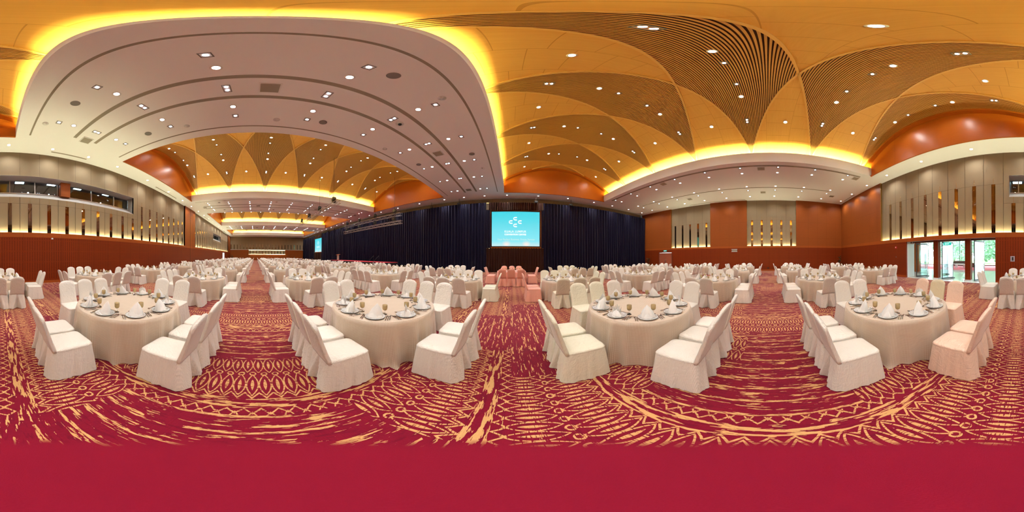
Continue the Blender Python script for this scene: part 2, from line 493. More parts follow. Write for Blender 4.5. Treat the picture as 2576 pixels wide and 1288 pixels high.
# ================================================================ walls
def strip_panel(parent, axis, fixed, a0, a1, z0, z1, strips, step, face, win=None, seamz=6.03, mw=.115, seams=True, smallz=None):
    """fabric panelling with seams and bronze mirror pairs. axis 'x': runs along X at Y=fixed; face=+1 if the room lies at larger coordinate"""
    def B(mb, u0, u1, d0, d1, zz0, zz1):
        if axis == 'x': mb.box(u0, u1, fixed + d0 * face, fixed + d1 * face, zz0, zz1)
        else: mb.box(fixed + d0 * face, fixed + d1 * face, u0, u1, zz0, zz1)
    lo, hi = min(a0, a1), max(a0, a1)
    panel = MB()
    if win:
        w0, w1, wz0, wz1 = win
        B(panel, lo, w0, -.15, 0, z0, z1); B(panel, w1, hi, -.15, 0, z0, z1)
        B(panel, w0, w1, -.15, 0, z0, wz0); B(panel, w0, w1, -.15, 0, wz1, z1)
    else: B(panel, lo, hi, -.15, 0, z0, z1)
    panel.obj('fabric_panel', M['fabric'], parent)
    seam = MB(); br = MB()
    for s_ in strips:
        inw = win and win[0] < s_ < win[1]
        top = (4.72 if inw else seamz) if smallz is None else smallz[1]
        zb = z0 if smallz is None else smallz[0]
        mb = MB(); B(mb, s_ - mw, s_ - .006, -.004, .010, zb, top); B(mb, s_ + .006, s_ + mw, -.004, .010, zb, top)
        o = mb.obj('mirror_strip', M['mirror'], parent)
        B(seam, s_ - .006, s_ + .006, 0, .006, zb, top + (.42 if not inw else .41))
        for q in (s_ - step / 2, s_ + step / 2):
            if not lo + .05 < q < hi - .05: continue
            B(br, q - .007, q + .007, 0, .004, z0, (win[2] if win and win[0] < q < win[1] else z1))
        if inw: B(br, s_ - step / 2 + .05 * 0, s_ + step / 2, 0, .003, top - .006, top + .006)
    for s_ in strips:
        if win and win[0] < s_ < win[1]:
            q = s_ - step / 2
            if lo + .05 < q < hi - .05: B(br, q - .006, q + .006, 0, .004, win[3], z1)
        elif smallz is None: B(br, max(lo, s_ - step / 2), min(hi, s_ + step / 2), 0, .003, seamz - .006, seamz + .006)
    if seam.v: seam.obj('brass_inlay', M['brass'], parent)
    if br.v: br.obj('panel_joint', M['seam'], parent)
def ledge(parent, axis, fixed_w, fixed_f, a0, a1, face, z=ZL):
    """light strip in the trough between dado top and fabric"""
    lo, hi = min(a0, a1), max(a0, a1); m0 = fixed_f; m1 = fixed_w
    g = MB(); t = MB()
    if axis == 'x':
        t.box(lo, hi, m0 - .15 * face, m1, z - .12, z - .10); g.box(lo + .05, hi - .05, m0 + .04 * face, m0 + .08 * face, z - .095, z - .07)
    else:
        t.box(m0 - .15 * face, m1, lo, hi, z - .12, z - .10); g.box(m0 + .04 * face, m0 + .08 * face, lo + .05, hi - .05, z - .095, z - .07)
    t.obj('ledge_base', M['white'], parent); g.obj('ledge_light', M['ledge'], parent, label='glowing cream uplight strip')
DX0, DX1, DZ = 1.60, 8.02, 2.68         # door bay in the back wall
# ---- back wall
mb = MB()
DO5 = (-47.6, -44.6)
for a, b in ((XL, DO5[0]), (DO5[1], DX0), (DX1, XR)): mb.box(a, b, YB - .12, YB, 0, 2.66)
mb.box(DO5[0], DO5[1], YB - .12, YB, 2.4, 2.66)
wall_back = struct('wall_back', mb, M['wood_low'])
MB().box(XL, XR, YB - .03, YB + .006, 2.66, ZL).obj('wood_band', M['wood_trim'], wall_back)
mb = MB()
FB = ((-19.75, 10.97), (-53.3, -23.45))
for a, b in ((10.97, XR), (-23.45, -19.75), (XL, -53.3)): mb.box(a, b, YB - .30, YB, ZL - .02, ZC)
mb.obj('wood_panelling', M['wood'], wall_back)
MB().box(-21.55, -21.50, YB, YB + .012, 0, ZC).box(-22.6, -22.57, YB, YB + .008, 0, ZC).obj('panel_joint', M['gap'], wall_back)
ST = 1.165
WIN1 = (-10.0, .82, 5.13, 6.62); WIN2 = (-42.6, -34.9, 5.13, 6.62)
strip_panel(wall_back, 'x', YBF, FB[0][0], FB[0][1], ZL - .1, ZC, [.57 + ST * k for k in range(-17, 10) if FB[0][0] + .3 < .57 + ST * k < FB[0][1] - .1], ST, 1, WIN1)
strip_panel(wall_back, 'x', YBF, FB[1][0], FB[1][1], ZL - .1, ZC, [.57 + ST * k for k in range(-46, -20) if FB[1][0] + .3 < .57 + ST * k < FB[1][1] - .2], ST, 1, WIN2)
for a, b in FB: ledge(wall_back, 'x', YB, YBF, a, b, 1)
MB().box(10.95, 10.97, YBF, YB, ZL, ZC).box(-19.77, -19.75, YBF, YB, ZL, ZC).box(-23.45, -23.43, YBF, YB, ZL, ZC).box(-53.32, -53.30, YBF, YB, ZL, ZC).obj('brass_reveal', M['brass'], wall_back)
struct('baseboard_back', MB().box(XL, DO5[0], YB, YB + .015, 0, .14).box(DO5[1], DX0, YB, YB + .015, 0, .14).box(DX1, XR, YB, YB + .015, 0, .14), M['wood_trim'])
# ---- control room windows
M['reveal'] = mat('window_reveal', (.42, .40, .38), .7)
M['dark_room'] = mat('dark_room', (.012, .016, .035), .6)
M['fluo'] = emit('fluorescent_panel', (.72, .95, 1.0), 6)
def control_window(idx, x0, x1, mulls, pier, lights):
    yr = YBF - .70; zb, zt = 5.64, 6.54
    mb = MB()
    mb.add([(x0, YBF, 5.13), (x1, YBF, 5.13), (x1, yr, zb), (x0, yr, zb)], [(0, 1, 2, 3)])
    mb.add([(x0, YBF, 6.62), (x1, YBF, 6.62), (x1, yr, zt), (x0, yr, zt)], [(3, 2, 1, 0)])
    for x in (x0, x1): mb.add([(x, YBF, 5.13), (x, YBF, 6.62), (x, yr, zt), (x, yr, zb)], [(0, 1, 2, 3)])
    w_ = struct('window_%d' % idx, mb, M['reveal'])
    fr = MB()
    for x in mulls: fr.box(x - .03, x + .03, yr - .02, yr + .05, zb, zt)
    fr.box(x0, x1, yr - .02, yr + .04, zb - .03, zb + .03).box(x0, x1, yr - .02, yr + .04, zt - .03, zt + .03)
    fr.obj('window_frame', M['alu'], w_)
    MB().box(x0, x1, yr - .005, yr, zb, zt).obj('window_pane', M['pane'], w_)
    if pier: MB().box(pier[0], pier[1], yr, YBF - .30, zb - .1, zt + .03).obj('pier', M['wood'], w_)
    rm = MB(); y2 = yr - 3.6
    rm.add([(x0, yr, 5.2), (x1, yr, 5.2), (x1, y2, 5.2), (x0, y2, 5.2), (x0, yr, 6.9), (x1, yr, 6.9), (x1, y2, 6.9), (x0, y2, 6.9)], [(0, 1, 2, 3), (4, 7, 6, 5), (2, 6, 7, 3), (0, 3, 7, 4), (1, 5, 6, 2), ])
    rm.box(x0 - .1, x1 + .1, yr - .08, yr - .02, zt + .02, 6.95)
    rm.obj('control_room', M['dark_room'], w_)
    fl = MB()
    for x, y in lights: fl.box(x - .30, x + .30, yr - y - .2, yr - y - .5, 6.84, 6.86)
    fl.obj('lit_ceiling_panel', M['fluo'], w_)
control_window(1, -10.0, .82, (.3, -.63, -2.2, -3.7, -6.3, -8.4), (-4.45, -3.8), ((-1.35, .55), (-3.55, .45), (-5.6, .45), (-8.2, .4), (.4, .6)))
control_window(2, -42.6, -34.9, (-36.5, -38.2, -40.4), None, ((-36.5, .6), (-39.5, .6)))

# ---- right wall
mb = MB(); Y1, Y2 = 12.45, 14.8     # exit door
mb.box(XR, XR + .12, YB, Y1, 0, 2.66).box(XR, XR + .12, Y2, YF, 0, 2.66).box(XR, XR + .12, Y1, Y2, 2.32, 2.66)
wall_right = struct('wall_right', mb, M['wood_low'])
MB().box(XR - .006, XR + .03, YB, YF, 2.66, ZL - .05).obj('wood_band', M['wood_trim'], wall_right)
mb = MB(); PA = [(-3.35, 2.38), (6.88, 12.6)]
for a, b in ((YB, PA[0][0]), (PA[0][1], PA[1][0]), (PA[1][1], YF)): mb.box(XR, XR + .12, a, b, ZL - .08, ZC)
mb.obj('wood_panelling', M['wood'], wall_right)
for (a, b) in PA:
    c = (a + b) / 2
    strip_panel(wall_right, 'y', XR + .17, a, b, ZL - .15, ZC, [c + 1.14 * (k - 2) for k in range(5)], 1.14, -1, seamz=5.95)
    ledge(wall_right, 'y', XR + .02, XR + .17, a, b, -1, ZL - .05)
    MB().box(XR, XR + .17, a - .01, a + .01, ZL - .05, ZC).box(XR, XR + .17, b - .01, b + .01, ZL - .05, ZC).obj('brass_reveal', M['brass'], wall_right)
struct('baseboard_right', MB().box(XR - .015, XR, YB, Y1, 0, .14).box(XR - .015, XR, Y2, YF, 0, .14), M['wood_trim'])
d1 = struct('door_1', MB().box(XR + .02, XR + .07, Y1 + .10, (Y1 + Y2) / 2 - .005, 0.01, 2.24).box(XR + .02, XR + .07, (Y1 + Y2) / 2 + .005, Y2 - .10, .01, 2.24), mat('door_wood', (.36, .10, .05), .4))
MB().box(XR - .02, XR + .1, Y1, Y1 + .09, 0, 2.32).box(XR - .02, XR + .1, Y2 - .09, Y2, 0, 2.32).box(XR - .02, XR + .1, Y1, Y2, 2.25, 2.34).obj('door_frame', mat('frame_wood', (.14, .03, .012), .4), d1)
for y in ((Y1 + Y2) / 2 - .09, (Y1 + Y2) / 2 + .09):
    MB().tube([(XR - .04, y, .75), (XR - .04, y, 1.35)], .014).box(XR - .04, XR + .03, y - .01, y + .01, .8, .83).box(XR - .04, XR + .03, y - .01, y + .01, 1.27, 1.30).obj('door_handle', M['chrome'], d1)
# ---- far end wall
mb = MB().box(XL - .12, XL, YB, YF, 0, 3.70)
wall_far = struct('wall_left', mb, M['wood'])
strip_panel(wall_far, 'y', XL, YB, YF, 3.70, ZC, [-8.9 + 1.15 * k for k in range(24)], 1.15, 1, seamz=5.6, smallz=(3.95, 5.6))
mb = MB().box(XL + .02, XL + .06, -2.5, 10.7, 2.15, 3.6); mb.obj('lit_niche', M['fabric'], wall_far)
for k in range(12): MB().box(XL + .06, XL + .075, -1.95 + k * 1.1 - .1, -1.95 + k * 1.1 + .1, 2.2, 3.3).obj('mirror_strip', M['mirror'], wall_far)
MB().box(XL + .06, XL + .45, -2.5, 10.7, 3.62, 3.70).box(XL, XL + .3, YB, YF, 3.70, 3.78).obj('canopy', M['white'], wall_far)
MB().box(XL + .12, XL + .16, -2.45, 10.65, 2.12, 2.14).box(XL + .10, XL + .14, -2.4, 10.6, 3.60, 3.615).obj('niche_light', emit('niche_strip', (1, 1, .6), 22), wall_far)
MB().box(XL, XL + .35, -4.6, -3.4, 0, 3.66).box(XL, XL + .35, 12.0, 13.0, 0, 3.66).obj('pilaster', M['wood'], wall_far)
struct('baseboard_left', MB().box(XL, XL + .015, YB, YF, 0, .14), M['wood_trim'])
# ---- white service door bay in the back wall, far down the hall
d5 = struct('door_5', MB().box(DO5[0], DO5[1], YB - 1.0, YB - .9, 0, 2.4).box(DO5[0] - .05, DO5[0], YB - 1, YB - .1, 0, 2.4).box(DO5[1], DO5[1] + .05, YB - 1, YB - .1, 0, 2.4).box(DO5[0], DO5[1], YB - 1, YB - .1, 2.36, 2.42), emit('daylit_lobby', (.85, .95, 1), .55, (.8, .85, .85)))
MB().box(DO5[0] + 1.2, DO5[0] + 1.26, YB - .5, YB - .44, 0, 2.36).obj('door_edge', M['alu'], d5)
MB().box(DO5[0] - .2, DO5[1] + .2, YB - 1.2, YB - .02, -.1, -.005).obj('door_sill', M['marble'], d5)
# ---- front wall behind the curtain
mb = MB().box(XL, XR, YF, YF + .12, 0, ZC); wall_front = struct('wall_front', mb, M['fabric'])
MB().box(-30, 10, YF - .02, YF, ZC - .5, ZC - .45).obj('panel_joint', M['brass'], wall_front)
mb = MB()
for k in range(66): mb.box(XL + .4 + 1.165 * k, XL + .415 + 1.165 * k, YF - .008, YF, 2.9, ZC)
mb.obj('panel_seam', M['seam'], wall_front)

# ---- door bay, foyer and outside
foy = MB().box(-14, 24, -16.6, YB - .02, -.12, -.001)
foyer_floor = struct('floor_foyer', foy, M['marble'])
MB().box(-14, 24, -24.3, -16.6, -.12, 0).obj('foyer_carpet', mat('foyer_carpet', (.50, .10, .13), .9), foyer_floor)
M['foyer_wall'] = mat('foyer_wall', (.72, .74, .72), .35)
mb = MB().box(DX1, DX1 + .9, YB - .95, YB - .12, 0, DZ)          # left reveal block
mb.box(DX0 - .12, DX0, YB - .95, YB - .12, 0, DZ)
mb.box(DX0 - .12, DX1 + .1, YB - .95, YB - .12, DZ, DZ + .1)
mb.box(-14, DX0 - .12, YB - .95, YB - .80, 0, 4.6).box(DX1 + .9, 24, YB - .95, YB - .80, 0, 4.6).box(-14, 24, YB - .95, YB - .85, DZ + .1, 4.6)
mb.box(10.6, 12.0, -14.5, -11.0, 0, 4.6)
wall_foyer = struct('wall_foyer', mb, M['foyer_wall'])
MB().box(9.8, 10.6, -13.4, -12.9, 0, 4.6).obj('wood_column', M['wood_trim'], wall_foyer)
struct('ceiling_foyer', MB().box(-14, 24, -24.5, YB - .8, 4.6, 4.7), M['plaster'])
YG = -24.2
gw = struct('window_3', MB().box(-14, 24, YG - .01, YG, .12, 4.6), M['pane'])
mb = MB().box(-14, 24, YG - .05, YG + .05, 0, .12).box(-14, 24, YG - .05, YG + .05, 3.15, 3.2)
for k in range(20): mb.box(-14 + k * 2.0, -13.94 + k * 2.0, YG - .06, YG + .06, 0, 4.6)
mb.obj('window_frame', mat('mullion', (.10, .11, .12), .4, .6), gw)
# posts between the three doors
for i, x in enumerate((5.72, 3.42)):
    o = struct('trim_%d' % (i + 1), MB().box(x - .18, x + .18, YB - .78, YB - .40, 0.05, DZ), M['wood_low'])
    MB().box(x - .22, x + .22, YB - .82, YB - .36, 0, .10).obj('post_base', M['marble'], o)
struct('trim_3', MB().box(DX0, DX1, YB - .62, YB - .52, DZ - .12, DZ), mat('door_head', (.12, .03, .015), .4))
M['stile'] = mat('door_stile', (.03, .03, .03), .4, .4)
for i, x in enumerate((7.55, 5.35, 3.05)):
    # leaf swung open outwards, hinged at its left jamb as seen from the hall
    e = struct('door_%d' % (i + 2), MB().box(-.94, -.05, -.02, .02, .06, 2.5), M['door_pane'])
    e.location = (x, YB - .60, 0); e.rotation_euler = (0, 0, radians(63))
    MB().box(-.04, 0, -.03, .03, 0.01, 2.54).box(-.98, -.94, -.02, .02, .01, 2.54).box(-.96, -.02, -.025, .025, 2.48, 2.56).box(-.96, -.02, -.025, .025, .01, .10).obj('door_frame', M['stile'], e)
    for sg in (-1, 1):
        MB().tube([(-.82, sg * .09, .75), (-.82, sg * .09, 1.75)], .016).tube([(-.82, 0, .9), (-.82, sg * .09, .9)], .009).tube([(-.82, 0, 1.6), (-.82, sg * .09, 1.6)], .009).obj('door_handle', M['chrome'], e)
    MB().box(-1.10, -.80, -.05, .05, 0.0, .05).obj('door_stop', M['black'], e)

# lounge furniture in the foyer
M['sofa'] = mat('brown_leather', (.10, .05, .035), .5)
def sofa(name, loc, rz, w_, label, cat):
    t = empty(name, loc, rz, label=label, category=cat)
    MB().box(-w_ / 2, w_ / 2, -.42, .42, .12, .44).obj('seat', M['sofa'], t)
    MB().box(-w_ / 2, w_ / 2, .26, .46, .42, .82).obj('backrest', M['sofa'], t)
    for sg in (-1, 1): MB().box(sg * w_ / 2, sg * (w_ / 2 + .16), -.42, .46, .10, .62).obj('armrest', M['sofa'], t)
    for sx in (-1, 1):
        for sy in (-1, 1): MB().box(sx * (w_ / 2 - .05) - .03, sx * (w_ / 2 - .05) + .03, sy * .36 - .03, sy * .36 + .03, 0, .13).obj('leg', M['black'], t)
    return t
sofa('sofa', (9.0, -21.4, 0), pi, 1.9, 'dark brown sofa by the foyer glass seen through the middle door', 'sofa')
sofa('armchair', (6.3, -20.0, 0), radians(-80), .7, 'dark brown armchair beside the low table out in the foyer', 'armchair')
sofa('ottoman_chair', (9.2, -18.6, 0), 0.1, .6, 'small dark chair before the low foyer table, back to the hall', 'armchair')
t = empty('coffee_table', (8.1, -19.8, 0), 0, label='low white coffee table between the foyer sofa and armchairs', category='table')
MB().box(-.75, .75, -.35, .35, .40, .46).obj('table_top', M['white'], t)
for sx in (-1, 1): MB().box(sx * .55 - .08, sx * .55 + .08, -.25, .25, 0, .40).obj('leg', M['white'], t)

# trees and lawn outside the foyer glass
def leaf_mat(c1, c2):
    m = mat('leaves', c1, .7); nt, P, _ = coords(m)
    setcol(m, mix(nt, noise(nt, P, 1.3, 3), c1, c2)); return m
M['leaf1'] = leaf_mat((.04, .13, .07), (.30, .46, .28)); M['leaf2'] = leaf_mat((.09, .22, .15), (.42, .56, .40)); M['bark'] = mat('bark', (.12, .09, .06), .9)
struct('ground_outside', MB().box(-60, 80, -90, YG - .1, -.3, -.12), mat('lawn', (.22, .38, .12), .95))
rt = random.Random(3)
spots = [(-4, -31), (0.5, -33), (4.5, -31), (8.5, -34), (12.5, -31.5), (17, -34), (22, -32), (27, -36), (-9, -34), (2.5, -40), (10.5, -41), (19, -42), (33, -40), (-3, -42)]
hts = ['broad', 'slender', 'tall', 'bushy', 'leaning', 'rounded', 'spreading']
spots.sort(key=lambda p: p[0] / p[1])
for i, (x, y) in enumerate(spots):
    t = empty('tree', (x, y, -.15), label='%s leafy green tree outside the foyer glass, %s from the left end of the row' % (hts[i % 7], ['first', 'second', 'third', 'fourth', 'fifth', 'sixth', 'seventh', 'eighth', 'ninth', 'tenth', 'eleventh', 'twelfth', 'thirteenth', 'fourteenth'][i]), category='tree', group='trees outside the foyer')
    MB().tube([(0, 0, 0), (.2, 0, 2), (0, .1, 4.2)], [.25, .18, .1]).obj('trunk', M['bark'], t)
    mb = MB(); H_ = rt.uniform(6, 8.5)
    for k in range(1300):
        a, b_, r = rt.uniform(0, 2 * pi), rt.uniform(-1, 1), rt.uniform(.5, 1) ** .5
        px, py, pz = 2.7 * r * cos(a) * sqrt(1 - b_ * b_), 2.2 * r * sin(a) * sqrt(1 - b_ * b_), H_ * .5 + .3 + H_ * .5 * r * b_
        s_ = rt.uniform(.14, .30); an = rt.uniform(0, pi); ti = rt.uniform(-1, 1)
        ux, uz = s_ * cos(an), s_ * sin(an)
        mb.add([(px - ux, py - ti * s_, pz - uz), (px + uz * .6, py, pz - ux * .6), (px + ux, py + ti * s_, pz + uz), (px - uz * .6, py, pz + ux * .6)], [(0, 1, 2, 3)])
    mb.obj('crown', M['leaf%d' % (1 + i % 2)], t)
sun_d = bpy.data.lights.new('sun', 'SUN'); sun_d.energy = 9; sun_d.angle = .01; sun_d.color = (1, .97, .9)
sun = bpy.data.objects.new('sun', sun_d); C.objects.link(sun); sun.rotation_euler = (radians(50), 0, radians(35))

# ================================================================ ceiling lights
ORD = ['first', 'second', 'third', 'fourth', 'fifth', 'sixth', 'seventh', 'eighth', 'ninth', 'tenth', 'eleventh', 'twelfth', 'thirteenth', 'fourteenth', 'fifteenth', 'sixteenth', 'seventeenth', 'eighteenth', 'nineteenth', 'twentieth']
def ord_(n): return ORD[n] if n < 20 else ORD[n % 10 + 9] if False else ('twenty-' + ORD[n - 20] if n < 29 else 'thirty-' + ORD[n - 30] if n > 29 else 'thirtieth')
M['ring'] = mat('light_trim', (.8, .78, .74), .4)
def light_protos():
    P = {}
    ring = MB().lathe([(.125, 0), (.125, -.008), (.084, -.012), (.084, 0)], 20, cap0=False, cap1=False).mesh('downlight', M['ring'])
    lamp = MB().lathe([(.084, -.006), (.0005, -.006)], 14, cap0=False, cap1=False).mesh('lamp', M['lamp_big'])
    P['big'] = (ring, [(lamp, (0, 0))])
    sq = MB()
    sq.box(-.11, .11, -.11, -.085, -.012, 0).box(-.11, .11, .085, .11, -.012, 0).box(-.11, -.085, -.085, .085, -.012, 0).box(.085, .11, -.085, .085, -.012, 0)
    sqm = sq.mesh('spotlight', M['grey'])
    lamp2 = MB().lathe([(.052, -.006), (.0005, -.006)], 12, cap0=False, cap1=False).mesh('lamp', M['lamp_small'])
    P['small'] = (sqm, [(lamp2, (0, 0))])
    sq = MB()
    sq.box(-.20, .20, -.11, -.085, -.012, 0).box(-.20, .20, .085, .11, -.012, 0).box(-.20, -.175, -.085, .085, -.012, 0).box(.175, .20, -.085, .085, -.012, 0)
    P['double'] = (sq.mesh('twin_spotlight', M['grey']), [(lamp2, (-.09, 0)), (lamp2, (.09, 0))])
    return P
LP = light_protos()
def spot(nm, watts, col, deg):
    d = bpy.data.lights.new(nm, 'SPOT'); d.energy = watts; d.color = col; d.spot_size = radians(deg); d.spot_blend = 1.0; d.shadow_soft_size = .06
    return d
SPOT = {'big': spot('downlight_beam', P_BIG, (1.0, 1.0, .97), 150), 'small': spot('spot_beam', P_SMALL, (.84, .94, 1.05), 130), 'double': spot('twin_beam', P_SMALL * 1.8, (.84, .94, 1.05), 130)}
def beam(kd, parent, loc, rot=(0, 0, 0)):
    if kd != 'big': return
    o = bpy.data.objects.new('beam', SPOT[kd]); C.objects.link(o); o.location = loc; o.rotation_euler = rot
    if parent: o.parent = parent
lights = []                                   # (kind, x, y, z, tilt, zone, note)
YS = [-6.02 + 2.625 * k for k in range(9)]
for zi, bc in enumerate((-4.07, -21.57, -39.1)):
    zone = ('plaster band overhead', 'second plaster band', 'third plaster band')[zi]
    for k, y in enumerate(YS):
        lights.append(('big', bc + 1.13, y, ZC, 0, zone, 'screen-side column', k)); lights.append(('big', bc - 1.13, y, ZC, 0, zone, 'far-end-side column', k))
        lights.append(('small', bc + 1.77, y, ZC, 0, zone, 'inner edge column', k)); lights.append(('small', bc - 1.77, y, ZC, 0, zone, 'outer edge column', k))
        lights.append(('double', bc, y, ZC, 0, zone, 'centre column', k))
for k, y in enumerate(YS):
    for x, kd, nm in ((12.02, 'big', 'vault-side column'), (14.74, 'big', 'middle column'), (17.52, 'big', 'wall-side column'), (11.13, 'small', 'slot-side column'), (15.76, 'small', 'inner column')):
        lights.append((kd, x, y, ZC, 0, 'plaster by exit-door wall', nm, k))
px = [17.5, 14.85, 12.1, 9.4, 6.12, 2.8, -.5, -2.88, -5.15, -7.48, -10.84, -14.31] + [-17.6 - 2.75 * k for k in range(15)]
for k, x in enumerate(px):
    lights.append(('big', x, -8.5, ZC, 0, 'ceiling strip by high windows', 'single row', k)); lights.append(('big', x, 17.0, ZC, 0, 'ceiling strip above curtain', 'single row', k))
for ri, (xa, xb) in enumerate(REC):
    xc = (xa + xb) / 2
    zone = ('nearest wooden vault', 'second wooden vault', 'third wooden vault', 'fourth wooden vault')[ri]
    for k, yc in enumerate(LEAFY[:-1]):
        if yc == -7: yc = -6.55
        for dx, kd, nm in ((1.72, 'big', 'exit-side large'), (-1.78, 'big', 'far-side large'), (.75, 'small', 'exit-side small'), (-.9, 'small', 'far-side small'), (3.6, 'double', 'exit-side twin'), (-3.62, 'double', 'far-side twin')):
            lights.append((kd, xc + dx, yc, vz(dx) - .08, dx, zone, nm + ' slatted', k))
    for k, yc in enumerate((-5, -1, 3, 7, 11, 15)):
        for dx in (3.75, -3.62):
            lights.append(('big', xc + dx, yc, vz(dx) - .01, dx, zone, ('exit-side' if dx > 0 else 'far-side') + ' smooth', k))
lights.sort(key=lambda l: sqrt(l[1] ** 2 + l[2] ** 2) - (3 if l[0] == 'big' else 0))
NAMES = {'big': 'downlight', 'small': 'spotlight', 'double': 'twin_spotlight'}
LBL = {'big': 'round white downlight', 'small': 'small square spotlight', 'double': 'twin square spotlight'}
rest_ring, rest_big, rest_small = MB(), MB(), MB()
cnt = 0
for l in lights:
    kd, x, y, z, dx, zone, nm, k = l
    tilt = -atan2(-2 * (ZTOP - ZB) / HC ** 2 * dx, 1) if dx else 0
    rm, lamps = LP[kd]
    if cnt < 298:
        o = link(NAMES[kd], rm, None, label='%s, %s, %s, %s from high-window wall' % (LBL[kd], zone, nm, ord_(k)) if 'single' not in nm else '%s, %s, %s from exit-door wall' % (LBL[kd], zone, ord_(k)), category='ceiling light', group='ceiling lights of the hall')
        o.location = (x, y, z); o.rotation_euler = (0, tilt, 0)
        for lm, (ox, oy) in lamps:
            c = link('lamp', lm, o); c.location = (ox, oy, 0)
        beam(kd, o, (0, 0, -.03))
        cnt += 1
    else:
        beam(kd, None, (x, y, z - .05), (0, tilt, 0))
        for lm, (ox, oy) in lamps:
            r = .084 if kd == 'big' else .052
            (rest_big if kd == 'big' else rest_small).add([(x + ox + r * cos(2 * pi * q / 8), y + oy + r * sin(2 * pi * q / 8), z - .012 + sin(tilt) * -r * cos(2 * pi * q / 8)) for q in range(8)], [tuple(range(7, -1, -1))])
if rest_big.v:
    o = rest_big.obj('far_downlights', M['lamp_big'], None, kind='stuff', label='remaining small far round downlights down the long hall', category='ceiling light', group='ceiling lights of the hall')
    o = rest_small.obj('far_spotlights', M['lamp_small'], None, kind='stuff', label='remaining small far square spotlights down the long hall', category='ceiling light', group='ceiling lights of the hall')

# vents, speakers, sprinklers
spk = MB().lathe([(.16, 0), (.16, -.012), (.13, -.02), (.0005, -.022)], 24, cap0=False, cap1=False).mesh('ceiling_speaker', M['grey'])
spr = MB().lathe([(.13, 0), (.13, -.012), (.05, -.02), (.045, -.055), (.0005, -.06)], 20, cap0=False, cap1=False).mesh('smoke_detector', M['white'])
vent = MB().box(-.24, .24, -.24, .24, -.02, 0).mesh('air_vent', M['plaster_dark'])
vfr = MB().box(-.28, .28, -.28, -.24, -.025, 0).box(-.28, .28, .24, .28, -.025, 0).box(-.28, -.24, -.24, .24, -.025, 0).box(.24, .28, -.24, .24, -.025, 0).mesh('vent_frame', M['white'])
n_ = 0
for zi, bc in enumerate((-4.07, -21.57, -39.1)):
    zone = ('plaster band overhead', 'second plaster band', 'third plaster band')[zi]
    for k, y in enumerate((-6.93, .31, 8.31, 15.0)):
        o = link('air_vent', vent, None, label='square grey air vent, %s, %s from high-window wall' % (zone, ORD[k]), category='air vent', group='ceiling air vents'); o.location = (bc, y, ZC)
        c = link('vent_frame', vfr, o)
    for k, y in enumerate((-4.54, 2.5, 9.0)):
        for sx, nm in ((1.8, 'screen side'), (-1.75, 'far-end side')):
            o = link('ceiling_speaker', spk, None, label='round grey ceiling speaker, %s, %s, %s from high-window wall' % (zone, nm, ORD[k]), category='speaker', group='ceiling speakers'); o.location = (bc + sx, y, ZC)
    for k, (sx, y) in enumerate(((2.25, -6.28), (-2.03, -2.78), (-2.04, .74), (2.12, 4.19), (-2.1, 6.2), (2.1, 11.0))):
        o = link('smoke_detector', spr, None, label='white domed smoke detector, %s, %s from high-window wall' % (zone, ORD[k]), category='smoke detector', group='ceiling smoke detectors'); o.location = (bc + sx, y, ZC)
for k, y in enumerate((-6.83, .41, 8.41)):
    o = link('air_vent', vent, None, label='square grey air vent, plaster by exit-door wall, %s from high-window wall' % ORD[k], category='air vent', group='ceiling air vents'); o.location = (11.35, y, ZC); link('vent_frame', vfr, o)
    o = link('air_vent', vent, None, label='square grey air vent nearest exit-door wall, %s from high-window wall' % ORD[k], category='air vent', group='ceiling air vents'); o.location = (16.35, y, ZC); link('vent_frame', vfr, o)
o = MB().lathe([(.16, 0), (.16, -.015), (.11, -.03), (.10, -.05)], 20).obj('dome_camera', M['white'], None, label='dark-domed security camera on the plaster band overhead', category='camera'); o.location = (-4.09, 4.93, ZC)
MB().lathe([(.085, -.045), (.07, -.09), (.0005, -.115)], 16).obj('dome', M['black'], o)

# ================================================================ curtains, screens
def drape(name, x0, x1, y, z0, z1, m, amp=.09, per=.34, seed=0, label='', cat='curtain', top_frill=True, gather=None):
    r = random.Random(seed); n = max(6, int(abs(x1 - x0) / per * 8)); ph = r.uniform(0, 6)
    offs = []; a = ph
    for i in range(n + 1):
        a += 2 * pi / 8 * r.uniform(.75, 1.25); offs.append((sin(a), r.uniform(.7, 1.2)))
    zs = [z0, z0 + .05, z0 + (z1 - z0) * .25, z0 + (z1 - z0) * .5, z0 + (z1 - z0) * .75, z1 - .12, z1]
    rows = []
    for j, z in enumerate(zs):
        f = 1.15 - .45 * (z - z0) / (z1 - z0)
        row = []
        for i in range(n + 1):
            s_, q = offs[i]; x = x0 + (x1 - x0) * i / n
            row.append((x + .04 * f * sin(i * 1.7 + z * .4), y + amp * f * s_ * q + .02 * sin(x * 1.3 + z), z + (.03 * s_ if j == len(zs) - 1 else 0)))
        rows.append(row)
    mb = MB(); mb.loft(rows, closed=False)
    back = [[(p[0], p[1] + .012, p[2]) for p in rr] for rr in rows]
    mb.loft(back[::-1], closed=False)
    return mb.obj(name, m, None, label=label, category=cat)
SX, SX2 = .44, -43.6           # screen centres
ZT = 7.78
drape('stage_curtain', 3.45, XR - .05, YC, .01, ZT, M['navy'], seed=1, label='tall navy velvet curtain right of the near screen, reaching the exit-door wall')
drape('stage_curtain', -41.0, -2.75, YC, .01, ZT, M['navy'], seed=2, label='very long navy velvet curtain between the two screens, behind the stage')
drape('stage_curtain', XL + .1, -46.3, YC, .01, ZT, M['navy'], seed=3, label='navy velvet curtain left of the far screen, reaching the far end wall')
